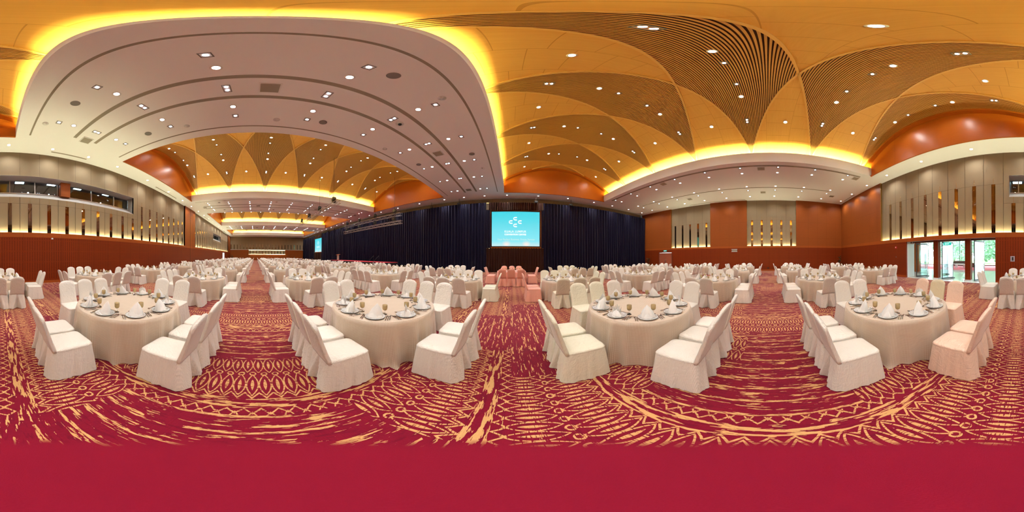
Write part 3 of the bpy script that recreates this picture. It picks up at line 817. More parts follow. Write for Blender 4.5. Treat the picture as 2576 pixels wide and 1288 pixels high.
for cx, nm, sd in ((SX, 'near', 10), (SX2, 'far', 20)):
    drape('valance', cx - 2.9, cx + 2.9, YC - .02, 6.84, ZT - .02, M['brown_velvet'], .06, .22, sd, 'short brown velvet valance above the %s screen' % nm, 'valance')
    drape('skirt_curtain', cx - 3.2, cx + 3.05, YC + .03, .01, 2.62, M['brown_velvet'], .06, .28, sd + 1, 'brown velvet curtain hanging below the %s screen' % nm)
    drape('side_drape', cx - 3.22, cx - 2.72, YC - .05, 2.62, 6.9, M['navy'], .05, .2, sd + 2, 'narrow navy drape along the left edge of the %s screen' % nm)
    drape('side_drape', cx + 2.78, cx + 3.1, YC - .05, 2.62, 6.9, M['navy'], .05, .2, sd + 3, 'narrow navy drape along the right edge of the %s screen' % nm)
def screen(cx, which):
    e = empty('projection_screen', (cx, YC + .10, 0), label='lit cyan %s projection screen with white convention centre logo' % which, category='screen')
    W, z0, z1 = 2.60, 2.84, 6.70
    m = bpy.data.materials.new('screen_image'); m.use_nodes = True
    b = bsdf(m); b.inputs['Base Color'].default_value = (0, 0, 0, 1); b.inputs['Roughness'].default_value = .6
    nt, P, (x, y, z) = coords(m)
    v = (z - z0) * (1 / (z1 - z0)); 
    base = mix(nt, v.ss(0, 1), (.20, .66, .74), (.035, .55, .66))
    def glow(gx):
        d = (((x - gx) / .75).pw(2.0) + ((v - .05) / .13).pw(2.0))
        return (1 - d.pw(.5)).clamp().ss(0, 1)
    xx = (x.abs())
    g = glow(-1.0).mx(glow(1.15)).mx((1 - v * 7).clamp() * .5)
    col = mix(nt, g * .75, base, (.95, .70, .62))
    nt.links.new(col, b.inputs['Emission Color']); b.inputs['Emission Strength'].default_value = 1.0
    MB().box(-W, W, 0, .03, z0, z1).obj('picture', m, e)
    MB().box(-W - .10, W + .10, .03, .10, z0 - .09, z1 + .09).obj('black_border', M['black'], e)
    MB().box(-W - .22, W + .22, .08, .2, z0 - .26, z0 - .09).box(-W - .22, W + .22, .08, .2, z1 + .09, z1 + .18).box(-W - .22, -W - .10, .08, .2, z0 - .1, z1 + .1).box(W + .10, W + .20, .08, .2, z0 - .1, z1 + .1).obj('wood_frame', M['lunette'], e)
    MB().box(-W - .5, W + .5, -.02, .2, z0 - .30, z0 - .26).obj('sill', M['wood_trim'], e)
    MB().box(-W - .6, -W - .22, .16, .2, z0 - .26, z1 + .1).obj('side_panel', M['fabric'], e)
    MB().box(-W - .55, -W - .26, .10, .13, z0 - .25, z0 - .23).obj('uplight', emit('screen_uplight', (1, .9, .4), 20), e)
    wm = emit('logo_white', (.93, .97, .98), .92)
    # emblem: four C shapes round a centre
    def cee(mb, ox, oz, s_):
        for sg in (1, -1):
            out = []; N = 10
            for i in range(N + 1):
                a = pi / 2 * i / N; out.append((1 - .88 * cos(a) * 1.0 if False else .62 - .62 * cos(a), .06 + .44 * sin(a)))
            out.append((1.0, .5)); out.append((1.0, .20))
            for i in range(N + 1):
                a = pi / 2 * i / N; out.append((1.0 - .90 * sin(a), .20 * cos(a) + .0))
            vs = [(ox + (p - .5) * s_, -.008, oz + sg * q * s_) for p, q in out]
            mb.add(vs, [tuple(range(len(vs))) if sg < 0 else tuple(range(len(vs) - 1, -1, -1))])
    mb = MB(); s_ = .40; zc = 5.50
    cee(mb, -.07, zc + .38, s_); cee(mb, -.07, zc - .38, s_); cee(mb, -.55, zc, s_); cee(mb, .43, zc, s_)
    mb.add([(-.07 + p * .05, -.008, zc + q * .05) for p, q in ((-.5, 0), (0, -.5), (.5, 0), (0, .5))], [(0, 1, 2, 3)])
    mb.obj('emblem', wm, e)
    MB().box(-1.22, 1.12, -.008, -.004, 4.275, 4.29).obj('rule_line', wm, e)
    def text(s, z, width, xc=-.05, mm=wm, bold=.006, space=1.0):
        cu = bpy.data.curves.new('lettering', 'FONT'); cu.body = s; cu.align_x = 'CENTER'; cu.size = .3; cu.offset = bold; cu.space_character = space
        o = bpy.data.objects.new('lettering', cu); C.objects.link(o); o.parent = e
        cu.materials.append(mm); bpy.context.view_layer.update()
        k = width / max(o.dimensions.x, .01); cu.size = .3 * k
        bpy.context.view_layer.update()
        me = bpy.data.meshes.new_from_object(o); n = link('lettering', me, e); bpy.data.objects.remove(o)
        n.rotation_euler = (pi / 2, 0, 0); n.location = (xc, -.01, z)
        return n
    text('KUALA LUMPUR', 4.36, 2.34, space=1.25, bold=.008); text('CONVENTION CENTRE', 4.03, 2.34, bold=.010)
    text('Your Perfect Business. Events Partner', 3.48, 4.1, .05, emit('tagline_white', (.60, .88, .86), .8), .004)
screen(SX, 'near'); screen(SX2, 'far')

# ================================================================ stage, lectern, trusses
st = MB().box(-29, -14.2, 14.3, 16.9, .02, .86).obj('stage', mat('stage_skirt', (.012, .010, .016), .8), None, label='low black-skirted stage with red carpet in front of the navy curtain', category='stage')
MB().box(-29, -14.2, 14.3, 16.9, .86, .90).obj('stage_carpet', mat('stage_carpet', (.50, .02, .05), .9), st)
t = empty('stage_steps', (-15.6, 14.25, 0), label='black metal steps with handrails leading up to the stage', category='steps')
for sx in (-.45, .45): MB().tube([(sx, -1.15, .0), (sx, 0, .92)], .03, 6).obj('stringer', M['alu'], t)
for k in range(4): MB().box(-.45, .45, -1.1 + k * .27, -.88 + k * .27, .14 + k * .2, .17 + k * .2).obj('tread', M['grey'], t)
for sx in (-.5, .5): MB().tube([(sx, -1.1, .0), (sx, -1.1, .85), (sx, .0, 1.75), (sx, 0, .9)], .02, 6).obj('handrail', M['black'], t)
t = empty('lectern', (-26.9, 14.9, .90), label='slim wooden lectern with microphone standing on the stage', category='lectern')
MB().box(-.2, .2, -.1, .1, .03, .95).obj('column', mat('lectern_panel', (.45, .36, .30), .4), t); MB().box(-.3, .3, -.22, .22, 0, .04).obj('base', M['wood_trim'], t)
MB().add([(-.42, -.25, .95), (.42, -.25, .95), (.42, .25, 1.08), (-.42, .25, 1.08), (-.42, -.25, 1.0), (.42, -.25, 1.0), (.42, .25, 1.13), (-.42, .25, 1.13)], [(3, 2, 1, 0), (4, 5, 6, 7), (0, 1, 5, 4), (2, 3, 7, 6), (1, 2, 6, 5), (0, 4, 7, 3)]).obj('desk', M['wood_trim'], t)
MB().tube([(.1, .15, 1.1), (.12, .1, 1.35), (.12, -.02, 1.42)], .012, 6).obj('microphone', M['black'], t)
def truss(x0, x1, y, z, label, hoists):
    o = empty('lighting_truss', ((x0 + x1) / 2, y, z), label=label, category='truss')
    L = (x1 - x0) / 2; w_ = .16
    mb = MB()
    for a in (-w_, w_):
        for b_ in (-w_, w_): mb.tube([(-L, a, b_), (L, a, b_)], .025, 6)
    mb.obj('chords', M['alu'], o)
    mb = MB(); n = int(2 * L / .45)
    for k in range(n):
        xa, xb = -L + k * 2 * L / n, -L + (k + 1) * 2 * L / n; s_ = 1 if k % 2 else -1
        for a in (-w_, w_):
            mb.tube([(xa, a, -w_ * s_), (xb, a, w_ * s_)], .011, 4)
            mb.tube([(xa, -w_ * s_, a), (xb, w_ * s_, a)], .011, 4)
    mb.obj('bracing', M['alu'], o)
    for hx, top in hoists:
        if top is None:
            X0 = (x0 + x1) / 2 + hx; top = ZC
            for xa, xb in REC:
                if xa < X0 < xb: top = vz(X0 - (xa + xb) / 2) - .02
        h = MB().box(hx - .13, hx + .13, -.13, .13, .38, .72).box(hx - .28, hx + .28, -.1, .1, .46, .60).box(hx - .05, hx + .05, -.2, .2, .17, .40).obj('hoist', M['black'], o)
        MB().tube([(hx, 0, .72), (hx, 0, top - z)], .012, 5).obj('chain', M['black'], h)
def hx(L): return [-L * .86, -L * .3, L * .28, L * .84]
truss(-23.9, -12.0, 6.7, 6.45, 'aluminium lighting truss with black hoists hanging mid-hall, clear of the curtain', [(a, None) for a in hx(5.95)])
truss(-23.4, -11.5, 14.2, 6.55, 'upper aluminium lighting truss with hoists before the curtain, above the stage', [(a, None) for a in hx(5.95)])
truss(-23.6, -11.4, 14.2, 5.60, 'lower slim aluminium truss hung under the upper one above the stage', [(a, 6.42) for a in hx(5.9)])
# curtain track clamps under the ceiling
for k, x in enumerate((-40, -36.5, -33, -28, -9.3, -5.8, 2.6, 6.6, 17.6)):
    o = MB().box(x - .14, x + .14, 17.16, 17.40, 7.72, 7.92).tube([(x, 17.28, 7.92), (x, 17.28, ZC)], .02, 6).box(x - .22, x + .22, 17.2, 17.36, 7.78, 7.86).obj('curtain_hoist', M['black'], None, label='small black curtain hoist at the curtain top, %s from the far end' % ORD[k], category='hoist', group='black hoists along the curtain top')

# ================================================================ small wall items
def sign(x, y, z, rz, w_, h_, label, txt=None):
    o = empty('exit_sign', (x, y, z), rz, label=label, category='exit sign')
    MB().box(-w_ / 2, w_ / 2, 0, .04, -h_ / 2, h_ / 2).obj('sign_box', emit('exit_green', (.02, .55, .45), .9), o)
    cu = bpy.data.curves.new('lettering', 'FONT'); cu.body = txt; cu.align_x = 'CENTER'; cu.align_y = 'CENTER'; cu.size = h_ * .85
    c = bpy.data.objects.new('lettering', cu); C.objects.link(c); c.parent = o; c.rotation_euler = (pi / 2, 0, 0); c.location = (0, -.004, 0)
    cu.materials.append(emit('exit_white', (.8, 1, .95), 1.2))
    bpy.context.view_layer.update()
    n = link('lettering', bpy.data.meshes.new_from_object(c), o); n.rotation_euler = (pi / 2, 0, 0); n.location = (0, -.004, 0); bpy.data.objects.remove(c)
sign(XR - .05, 13.65, 2.52, -pi / 2, .52, .17, 'green lit exit sign above the wooden double door', 'EXIT')
sign(5.0, YB - .72, 2.42, pi, .60, .20, 'green exit sign hanging in the middle glass doorway', 'EXIT')
o = MB().box(9.0, 9.16, YB, YB + .05, 2.20, 2.36).obj('fire_alarm', mat('red_plastic', (.55, .01, .02), .4), None, label='small red fire alarm sounder on the wood wall left of the doors', category='alarm')
MB().lathe([(.045, 0), (.03, .03), (.0005, .04)], 12).obj('strobe', M['white'], o).location = (9.08, YB + .05, 2.28)
MB().box(9.05, 9.11, YB, YB + .02, 1.50, 1.57).obj('wall_switch', M['grey'], None, label='tiny switch plate below the red fire alarm', category='switch')
o = MB().box(.50, .74, YB, YB + .02, 1.28, 1.58).obj('wall_control', mat('panel_grey', (.50, .46, .50), .4), None, label='grey wall control panel right of the glass doors', category='control panel')
MB().box(.57, .66, YB + .02, YB + .03, 1.33, 1.53).obj('dark_display', M['black'], o)
MB().lathe([(.06, 0), (.07, .03), (.05, .07), (.0005, .09)], 14).obj('motion_sensor', M['white'], None, label='small white sensor high on the red-brown wood wall', category='sensor').location = (-3.05, YB + .03, 2.56)
o = MB().box(XR - .03, XR, 3.55, 4.20, 2.25, 2.50).obj('wall_vent', M['plaster_dark'], None, label='dark rectangular air grille on the exit-door wall', category='air vent')
MB().box(XR - .04, XR - .03, 3.52, 4.23, 2.49, 2.53).box(XR - .04, XR - .03, 3.52, 4.23, 2.22, 2.26).obj('grille_frame', M['white'], o)
MB().box(XR - .02, XR, -.15, .05, .26, .38).obj('floor_socket', M['black'], None, label='small black socket low on the exit-door wall', category='socket')
def white_cam():
    o = MB().tube([(DX1 - .35, YB - .3, DZ - .02), (DX1 - .35, YB - .3, DZ - .12)], .03, 8).tube([(DX1 - .35, YB - .22, DZ - .14), (DX1 - .42, YB - .45, DZ - .14)], .05, 10).obj('security_camera', M['white'], None, label='white security camera under the door bay head', category='camera')
white_cam()
def plant(x, y, label, s_=1.0, seed=1):
    r = random.Random(seed); t = empty('potted_plant', (x, y, 0), label=label, category='plant')
    MB().lathe([(.14 * s_, 0), (.20 * s_, .38 * s_), (.18 * s_, .38 * s_), (.17 * s_, .34 * s_), (.0005, .34 * s_)], 18).obj('pot', mat('pot', (.05, .03, .025), .5), t)
    MB().tube([(0, 0, .3 * s_), (.02, .02, .8 * s_), (-.02, 0, 1.2 * s_)], .025, 6).obj('stem', M['bark'], t)
    mb = MB()
    for k in range(46):
        a = r.uniform(0, 2 * pi); z = r.uniform(.55, 1.5) * s_; l = r.uniform(.28, .5) * s_; w_ = .06 * s_; up = r.uniform(-.1, .5)
        ca, sa = cos(a), sin(a)
        mb.add([(0, 0, z), (ca * l * .5 - sa * w_, sa * l * .5 + ca * w_, z + up * l * .8), (ca * l, sa * l, z + up * l * .5), (ca * l * .5 + sa * w_, sa * l * .5 - ca * w_, z + up * l * .8)], [(0, 1, 2, 3)])
    mb.obj('leaves', mat('dark_leaves', (.03, .07, .025), .5), t)
plant(18.0, 16.2, 'dark potted plant in the corner between curtain and exit door', 1.0, 1)
plant(18.0, -8.5, 'dark potted plant in the wood corner left of the glass doors', 1.0, 2)
plant(-57.3, -8.2, 'dark potted plant in the far corner by the window wall', 1.1, 3)
plant(-57.3, 14.0, 'potted plant under a wall light at the far end near the curtain', .9, 4)

# ================================================================ furniture prototypes
def sup(n, hx_, hy0, hy1, e=5.0):
    """rounded rectangle outline, counter-clockwise; hx half width, hy0 rear, hy1 front"""
    out = []
    for k in range(n):
        a = 2 * pi * (k + .5) / n; ca, sa = cos(a), sin(a)
        # even spacing by arc on the square
        m_ = max(abs(ca), abs(sa)); cx_, sx_ = ca / m_, sa / m_
        r = (abs(cx_) ** e + abs(sx_) ** e) ** (-1 / e)
        x = cx_ * r * hx_; t_ = sx_ * r
        y = (hy1 - hy0) / 2 * t_ + (hy1 + hy0) / 2
        out.append((x, y))
    return out
def skirt_mb(n, seed, rows=7):
    r = random.Random(seed); mb = MB(); rings = []; ph = [r.uniform(0, 6) for _ in range(6)]
    for i in range(rows):
        f = i / (rows - 1); z = .455 * (1 - f) + .012 * f
        base = sup(n, .228 + .046 * f ** .8, -.250 - .062 * f, .262 + .036 * f, 8)
        ring = []
        for x, y in base:
            a = atan2(y, x); rr = hypot(x, y)
            fold = f * (.008 * sin(9 * a + ph[0]) + .006 * sin(17 * a + ph[1]) + .004 * sin(31 * a + ph[2] + 2 * f))
            k = 1 + fold / rr; xx, yy = x * k, y * k
            if y < -.2:
                op = .115 * f
                if abs(x) < op: yy += .13 * f ** .8 * (1 - abs(x) / max(op, 1e-4)) ** .8
                elif abs(x) < op + .05: yy -= .018 * f
            ring.append((xx, yy, z + (.006 * sin(5 * a + ph[3]) * f if i < rows - 1 else .0)))
        rings.append(ring)
    mb.loft(rings[::-1], cap0=False, cap1=False); return mb
def seat_mb(n):
    mb = MB(); rings = []
    for sc, z in ((1.0, .450), (1.015, .462), (.985, .478), (.90, .488), (.6, .497), (.25, .500), (.01, .501)):
        rings.append([(x * sc, (y - .015) * sc + .015, z) for x, y in sup(n, .228, -.246, .262, 8)])
    mb.loft(rings, cap0=False, cap1=True); return mb
def back_mb(n, rows=10, seed=0):
    r = random.Random(seed); mb = MB(); rings = []
    for i in range(rows + 2):
        s_ = min(1, i / (rows - 1)); 
        hw = .208 + .014 * (1 - s_) ** 3; th = (.030 - .006 * s_)
        if i >= rows: th *= (.6, .05)[i - rows]; hw *= (.985, .93)[i - rows]
        ring = []
        for x, y in sup(n, hw, -th, th, 9):
            q = x / .215
            zt = .995 - .060 * q * q - .05 * abs(q) ** 8 + (.006, .012)[i - rows] * (1 if i >= rows else 0) if i >= rows else .995 - .060 * q * q - .05 * abs(q) ** 8
            z = .44 + s_ * (zt - .44)
            yc = -.219 - .160 * ((z - .44) / .56) - .016 * (1 - q * q) * s_
            ring.append((x, yc + y, z))
        rings.append(ring)
    mb.loft(rings, cap0=True, cap1=True); return mb
def leg_mb(sx, sy):
    return MB().tube([(sx * .205, sy * .20, 0), (sx * .17, sy * .17, .40)], [.014, .016], 8)
chair_sets = []
for v in range(3):
    chair_sets.append(dict(skirt=skirt_mb(96, v).mesh('skirt', M['ivory']), seat=seat_mb(48).mesh('seat_cover', M['ivory']), back=back_mb(36, 10, v).mesh('back_cover', M['ivory'])))
legs = [leg_mb(a, b).mesh('leg', M['black']) for a in (-1, 1) for b in (-1, 1)]
def recolour(me, m):
    c = me.copy(); c.materials.clear(); c.materials.append(m); return c
SETS = {}
for key in ('ivory', 'ivory_plain', 'cream', 'redlit', 'pinklit', 'warmlit'):
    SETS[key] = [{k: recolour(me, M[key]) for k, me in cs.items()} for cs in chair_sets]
def low_chair():
    mb = MB()
    for b in (skirt_mb(48, 5, 4), seat_mb(12), back_mb(16, 6)): mb.add(b.v, b.f, True)
    return mb
low = low_chair(); LOW = {k: low.mesh('banquet_chair', M[k]) for k in ('ivory', 'ivory_plain', 'cream', 'redlit', 'pinklit', 'warmlit')}
def make_chair(tier, key, var, loc, rz, label, group):
    if tier <= 1:
        o = empty('banquet_chair', loc, rz, label=label, category='chair', group=group); s_ = SETS[key][var]
        link('skirt', s_['skirt'], o); link('seat_cover', s_['seat'], o); link('back_cover', s_['back'], o)
        if tier == 0:
            for lm in legs: link('leg', lm, o)
    else:
        o = link('banquet_chair', LOW[key], None, label=label, category='chair', group=group); o.location = loc; o.rotation_euler = (0, 0, rz)
    return o

# ---- tablecloths
def cloth_mesh(seed, n=144, rows=12, m=None):
    r = random.Random(seed); R0 = .915
    nf = 24; ctr = [(k + r.uniform(-.3, .3)) * 2 * pi / 24 for k in range(nf)]; wd = [r.uniform(.05, .10) for _ in range(nf)]; am = [r.uniform(.2, 1.4) for _ in range(nf)]
    def fold(a):
        s_ = 0
        for c, w_, m_ in zip(ctr, wd, am):
            d = (a - c + pi) % (2 * pi) - pi; s_ += m_ * math.exp(-(d / w_) ** 2)
        return s_
    rows_ = []
    for rr in (.001, .3, .6, .85, .90): rows_.append([(rr * cos(2 * pi * j / n), rr * sin(2 * pi * j / n), .757) for j in range(n)])
    for i in range(rows):
        f = i / (rows - 1); ring = []
        for j in range(n):
            a = 2 * pi * j / n; fo = fold(a)
            rad = R0 + .008 + .01 * f + f ** .8 * .105 * (min(fo, 1.6) - .38) + .006 * sin(23 * a + seed + 2 * f) * f
            tw = .05 * f * sin(3 * a + seed)
            rad = max(rad, .86)
            if i == rows - 1: rad += .045 * max(0, fo - .3)
            z = .748 * (1 - f) + .008
            if i == rows - 2: z = .022 + .01 * (1 + sin(7 * a + seed))
            if f == 0: rad = R0
            ring.append((rad * cos(a + tw), rad * sin(a + tw), z))
        rows_.append(ring)
    mb = MB(); mb.loft(rows_, cap0=False, cap1=False); me = mb.mesh('tablecloth', m or M['cloth'])
    uv = me.uv_layers.new(name='UVMap'); nv = n
    for p in me.polygons:
        for li, vi in zip(p.loop_indices, p.vertices):
            i, j = divmod(vi, nv)
            if max(p.vertices) < 5 * nv + nv and i < 6: x, y, z = me.vertices[vi].co; 
            if max(v_ // nv for v_ in p.vertices) <= 5: uv.data[li].uv = (me.vertices[vi].co.x, me.vertices[vi].co.y)
            else:
                jj = j
                if j == 0 and any(v_ % nv == nv - 1 for v_ in p.vertices): jj = nv
                uv.data[li].uv = (jj / nv * 2 * pi * .93, me.vertices[vi].co.z * 1.02)
    return me
CLO = [cloth_mesh(s_ * 11 + 3) for s_ in range(4)]; CLO_S = cloth_mesh(77, m=M['cloth_redlit'])
CLO_LOW = [cloth_mesh(s_ * 5 + 1, 72, 6) for s_ in range(3)]

# ---- tableware
plate_me = MB().lathe([(.0005, .004), (.068, .004), (.072, .002), (.077, .002), (.139, .016), (.1455, .019), (.144, .0225), (.130, .018), (.09, .009), (.077, .008), (.0005, .008)], 48, cap0=False, cap1=False).mesh('dinner_plate', M['china'])
plate_lo = MB().lathe([(.072, .002), (.145, .019), (.130, .018), (.08, .008), (.0005, .008)], 16, cap0=False, cap1=False).mesh('dinner_plate', M['china'])
bowl_me = MB().lathe([(.0005, .068), (.022, .070), (.033, .082), (.037, .10), (.038, .155), (.0355, .156), (.0345, .10), (.030, .085), (.018, .076), (.0005, .074)], 24, cap0=False, cap1=False).mesh('bowl', M['amber'])
stem_me = MB().lathe([(.0005, 0), (.034, 0), (.034, .003), (.012, .008), (.006, .02), (.007, .03), (.010, .038), (.006, .048), (.007, .06), (.012, .070), (.0005, .071)], 18, cap0=False, cap1=False).mesh('stem', M['clear'])
gob_lo = MB().lathe([(.030, 0), (.006, .01), (.006, .06), (.03, .08), (.037, .10), (.037, .155), (.0005, .150)], 10, cap0=True, cap1=False).mesh('goblet', M['amber'])
def napkin_mb(seed, kind):
    """a starched napkin folded into a peaked, pleated cone"""
    r = random.Random(seed); mb = MB(); apex = (r.uniform(-.02, .02), .02 + r.uniform(-.02, .03), .19 + r.uniform(-.015, .02))
    def sheet(pts, ap, bulge, th=.004):
        rows = []
        for f in (0, .25, .5, .75, 1.0):
            row = []
            for i, (x, y) in enumerate(pts):
                b_ = sin(pi * f) * bulge
                row.append((x * (1 - f) + ap[0] * f + x * b_, y * (1 - f) + ap[1] * f + y * b_, ap[2] * f + (.002 if f == 0 else 0)))
            rows.append(row)
        mb.loft(rows, closed=False)
        mb.loft([[(p[0] * .97, p[1] * .97, p[2] - .001) for p in rw] for rw in rows][::-1], closed=False)
    if kind == 0:
        n = 16; loop = []
        for i in range(n + 1):
            a = 2 * pi * i / n + .2; rr = .100 if i % 2 else .070
            if i in (4, 12): rr *= 1.12
            loop.append((rr * 1.1 * cos(a), rr * sin(a) * .72))
        sheet(loop, apex, .22)
        sheet([(-.06, -.055), (-.03, -.085), (0, -.07), (.03, -.085), (.06, -.055), (.02, -.03), (-.02, -.03), (-.06, -.055)], (apex[0] * .3, -.015, .10), .1)
    elif kind == 5:
        n = 13; pts = []
        for i in range(n):
            a = pi * (1.08 - 1.16 * i / (n - 1)); rr = .095 if i % 2 else .072
            pts.append((rr * 1.15 * cos(a), rr * sin(a) * .8 + .0))
        sheet(pts, apex, .18)
        sheet([(-.105, -.005), (-.06, -.045), (-.015, -.06), (0, -.03), (.02, -.062), (.06, -.04), (.105, .0)], (apex[0] * .5, -.005, .125), .12)
    elif kind == 1:     # leaning sail
        sheet([(-.11, .01), (-.07, -.02), (-.02, -.055), (.03, -.06), (.07, -.035), (.11, .0), (.08, .04), (.0, .055), (-.08, .04), (-.11, .01)], (.035, .03, .20), .22)
        sheet([(-.10, -.01), (-.05, -.05), (0, -.065), (.05, -.06), (.10, -.02)], (.0, .01, .11), .15)
    else:               # fanned pleats
        for q in range(5):
            a = radians(-50 + 25 * q); tip = (.10 * sin(a) * .7, .015 * q - .02, .185 - .02 * abs(q - 2))
            sheet([(-.08 + .02 * q, -.03), (-.04 + .02 * q, .02), (.0 + .02 * q, -.03)], tip, .15)
        sheet([(-.10, -.02), (-.04, -.06), (.04, -.06), (.10, -.02), (.06, .04), (-.06, .04), (-.10, -.02)], (.0, .0, .10), .2)
    return mb
NAP = [napkin_mb(i, i % 3).mesh('napkin', M['napkin']) for i in range(6)]
NAP_S = [napkin_mb(i, i % 3).mesh('napkin', M['napkin_redlit']) for i in range(3)]
def cutlery():
    D = {}
    h = [(0, 0, .004), (0, .05, .004), (0, .10, .006), (0, .13, .005)]
    def handle(mb): mb.tube([(0, -.10, .004), (0, -.085, .004), (0, -.03, .005), (0, .02, .005)], [.006, .0075, .005, .0035], 8)
    mb = MB(); handle(mb)
    mb.add([(-.012, .035, .006), (.012, .035, .006), (.013, .06, .004), (-.013, .06, .004), (-.003, .018, .005), (.003, .018, .005), (-.012, .035, .004), (.012, .035, .004), (.013, .06, .002), (-.013, .06, .002)], [(0, 1, 2, 3), (4, 5, 1, 0), (9, 8, 7, 6)])
    for k in range(4):
        x = -.011 + k * .0073
        mb.tube([(x, .058, .004), (x, .08, .003), (x, .098, .006)], [.0016, .0016, .0008], 5)
    D['fork'] = mb.mesh('fork', M['chrome'])
    mb = MB(); handle(mb); mb.add([(-.002, .0, .002), (-.008, .02, .002), (-.010, .08, .002), (-.002, .115, .002), (.004, .10, .002), (.004, .0, .002), (-.001, .0, .006), (-.003, .02, .0045), (-.003, .08, .0045), (-.001, .112, .004), (.004, .10, .006), (.004, .0, .006)], [(5, 4, 3, 2, 1, 0), (6, 7, 8, 9, 10, 11), (0, 1, 7, 6), (1, 2, 8, 7), (2, 3, 9, 8), (3, 4, 10, 9), (4, 5, 11, 10)])
    D['knife'] = mb.mesh('knife', M['chrome'])
    mb = MB(); handle(mb); rings = []
    for f, z in ((1.0, .009), (.8, .005), (.5, .003), (.05, .002)):
        rings.append([(.017 * f * cos(2 * pi * k / 16), .058 + (.027 * f) * sin(2 * pi * k / 16), z) for k in range(16)])
    mb.loft(rings[::-1], True, False)
    mb.loft([[(x, y, z + .0008) for x, y, z in rg] for rg in rings], False, True)
    mb.tube([(0, .02, .005), (0, .036, .007)], .003, 6)
    D['spoon'] = mb.mesh('spoon', M['chrome'])
    return D
CUT = cutlery()

# ================================================================ lay out the tables
A, S = 2.12, 4.19
tables = []
for y, row in ((-2.12, 'window-side aisle row'), (2.12, 'curtain-side aisle row'), (6.31, 'middle curtain-side row')):
    for k in range(-13, 4): tables.append((A + S * k if k >= 0 else -A + S * (k + 1), y, row, k, False))
for k in range(-12, 4): tables.append((S * k, 10.5, 'row nearest curtain', k, True))
for k in list(range(-12, 1)) + [2, 3]: tables.append((S * k, -6.27, 'row under windows', k, True))
tables = [t for t in tables if t[0] > -51.5]
tables.sort(key=lambda t: hypot(t[0], t[1]))
def tname(t):
    x, y, row, k, stg = t
    if stg: n = abs(k); side = 'exit-side' if k > 0 else 'far-end-side'
    else: n = (k + 1) if k >= 0 else -k; side = 'exit-side' if k >= 0 else 'far-end-side'
    if stg and k == 0: return 'aisle-end table, %s' % row
    return '%s %s table, %s' % (ORD[n - 1], side, row)
SEATS = []      # (dx, dy, rz, name, plate angle)
for k, (o_, nm) in enumerate(((-.52, 'far-end'), (0, 'middle'), (.52, 'exit-end'))):
    SEATS.append((o_, -1.22, 0, '%s one of window-side trio' % nm, 270 + (-36, 0, 36)[k]))
    SEATS.append((o_, 1.22, pi, '%s one of curtain-side trio' % nm, 90 + (36, 0, -36)[k]))
for k, (o_, nm) in enumerate(((-.265, 'window-end'), (.265, 'curtain-end'))):
    SEATS.append((1.31, o_, pi / 2, '%s one of exit-side pair' % nm, (-18, 18)[k]))
    SEATS.append((-1.31, o_, -pi / 2, '%s one of far-side pair' % nm, (198, 162)[k]))
rl = random.Random(21)
TINT = {'ivory': 'ivory', 'ivory_plain': 'ivory', 'cream': 'cream', 'redlit': 'redlit', 'pinklit': 'pinklit', 'warmlit': 'tan'}
stuff = dict(chair=MB(), chair2=MB(), plate=MB(), napkin=MB(), goblet=MB())
lowv = low_chair(); nlow = napkin_mb(0, 0)
def bake(mb, src, loc, rz, scale=1):
    c, s_ = cos(rz), sin(rz)
    mb.add([(loc[0] + (x * c - y * s_) * scale, loc[1] + (x * s_ + y * c) * scale, loc[2] + z * scale) for x, y, z in src.v], src.f, True)
tiny_skirt = MB(); 
for b in (skirt_mb(16, 5, 3), seat_mb(8), back_mb(8, 4)): tiny_skirt.add(b.v, b.f, True)
plate_tiny = MB().lathe([(.08, .002), (.160, .020), (.0005, .012)], 8, cap0=False, cap1=False)
gob_tiny = MB().lathe([(.030, 0), (.006, .06), (.037, .10), (.037, .155), (.0005, .150)], 6, cap0=False, cap1=False)
VIP = None
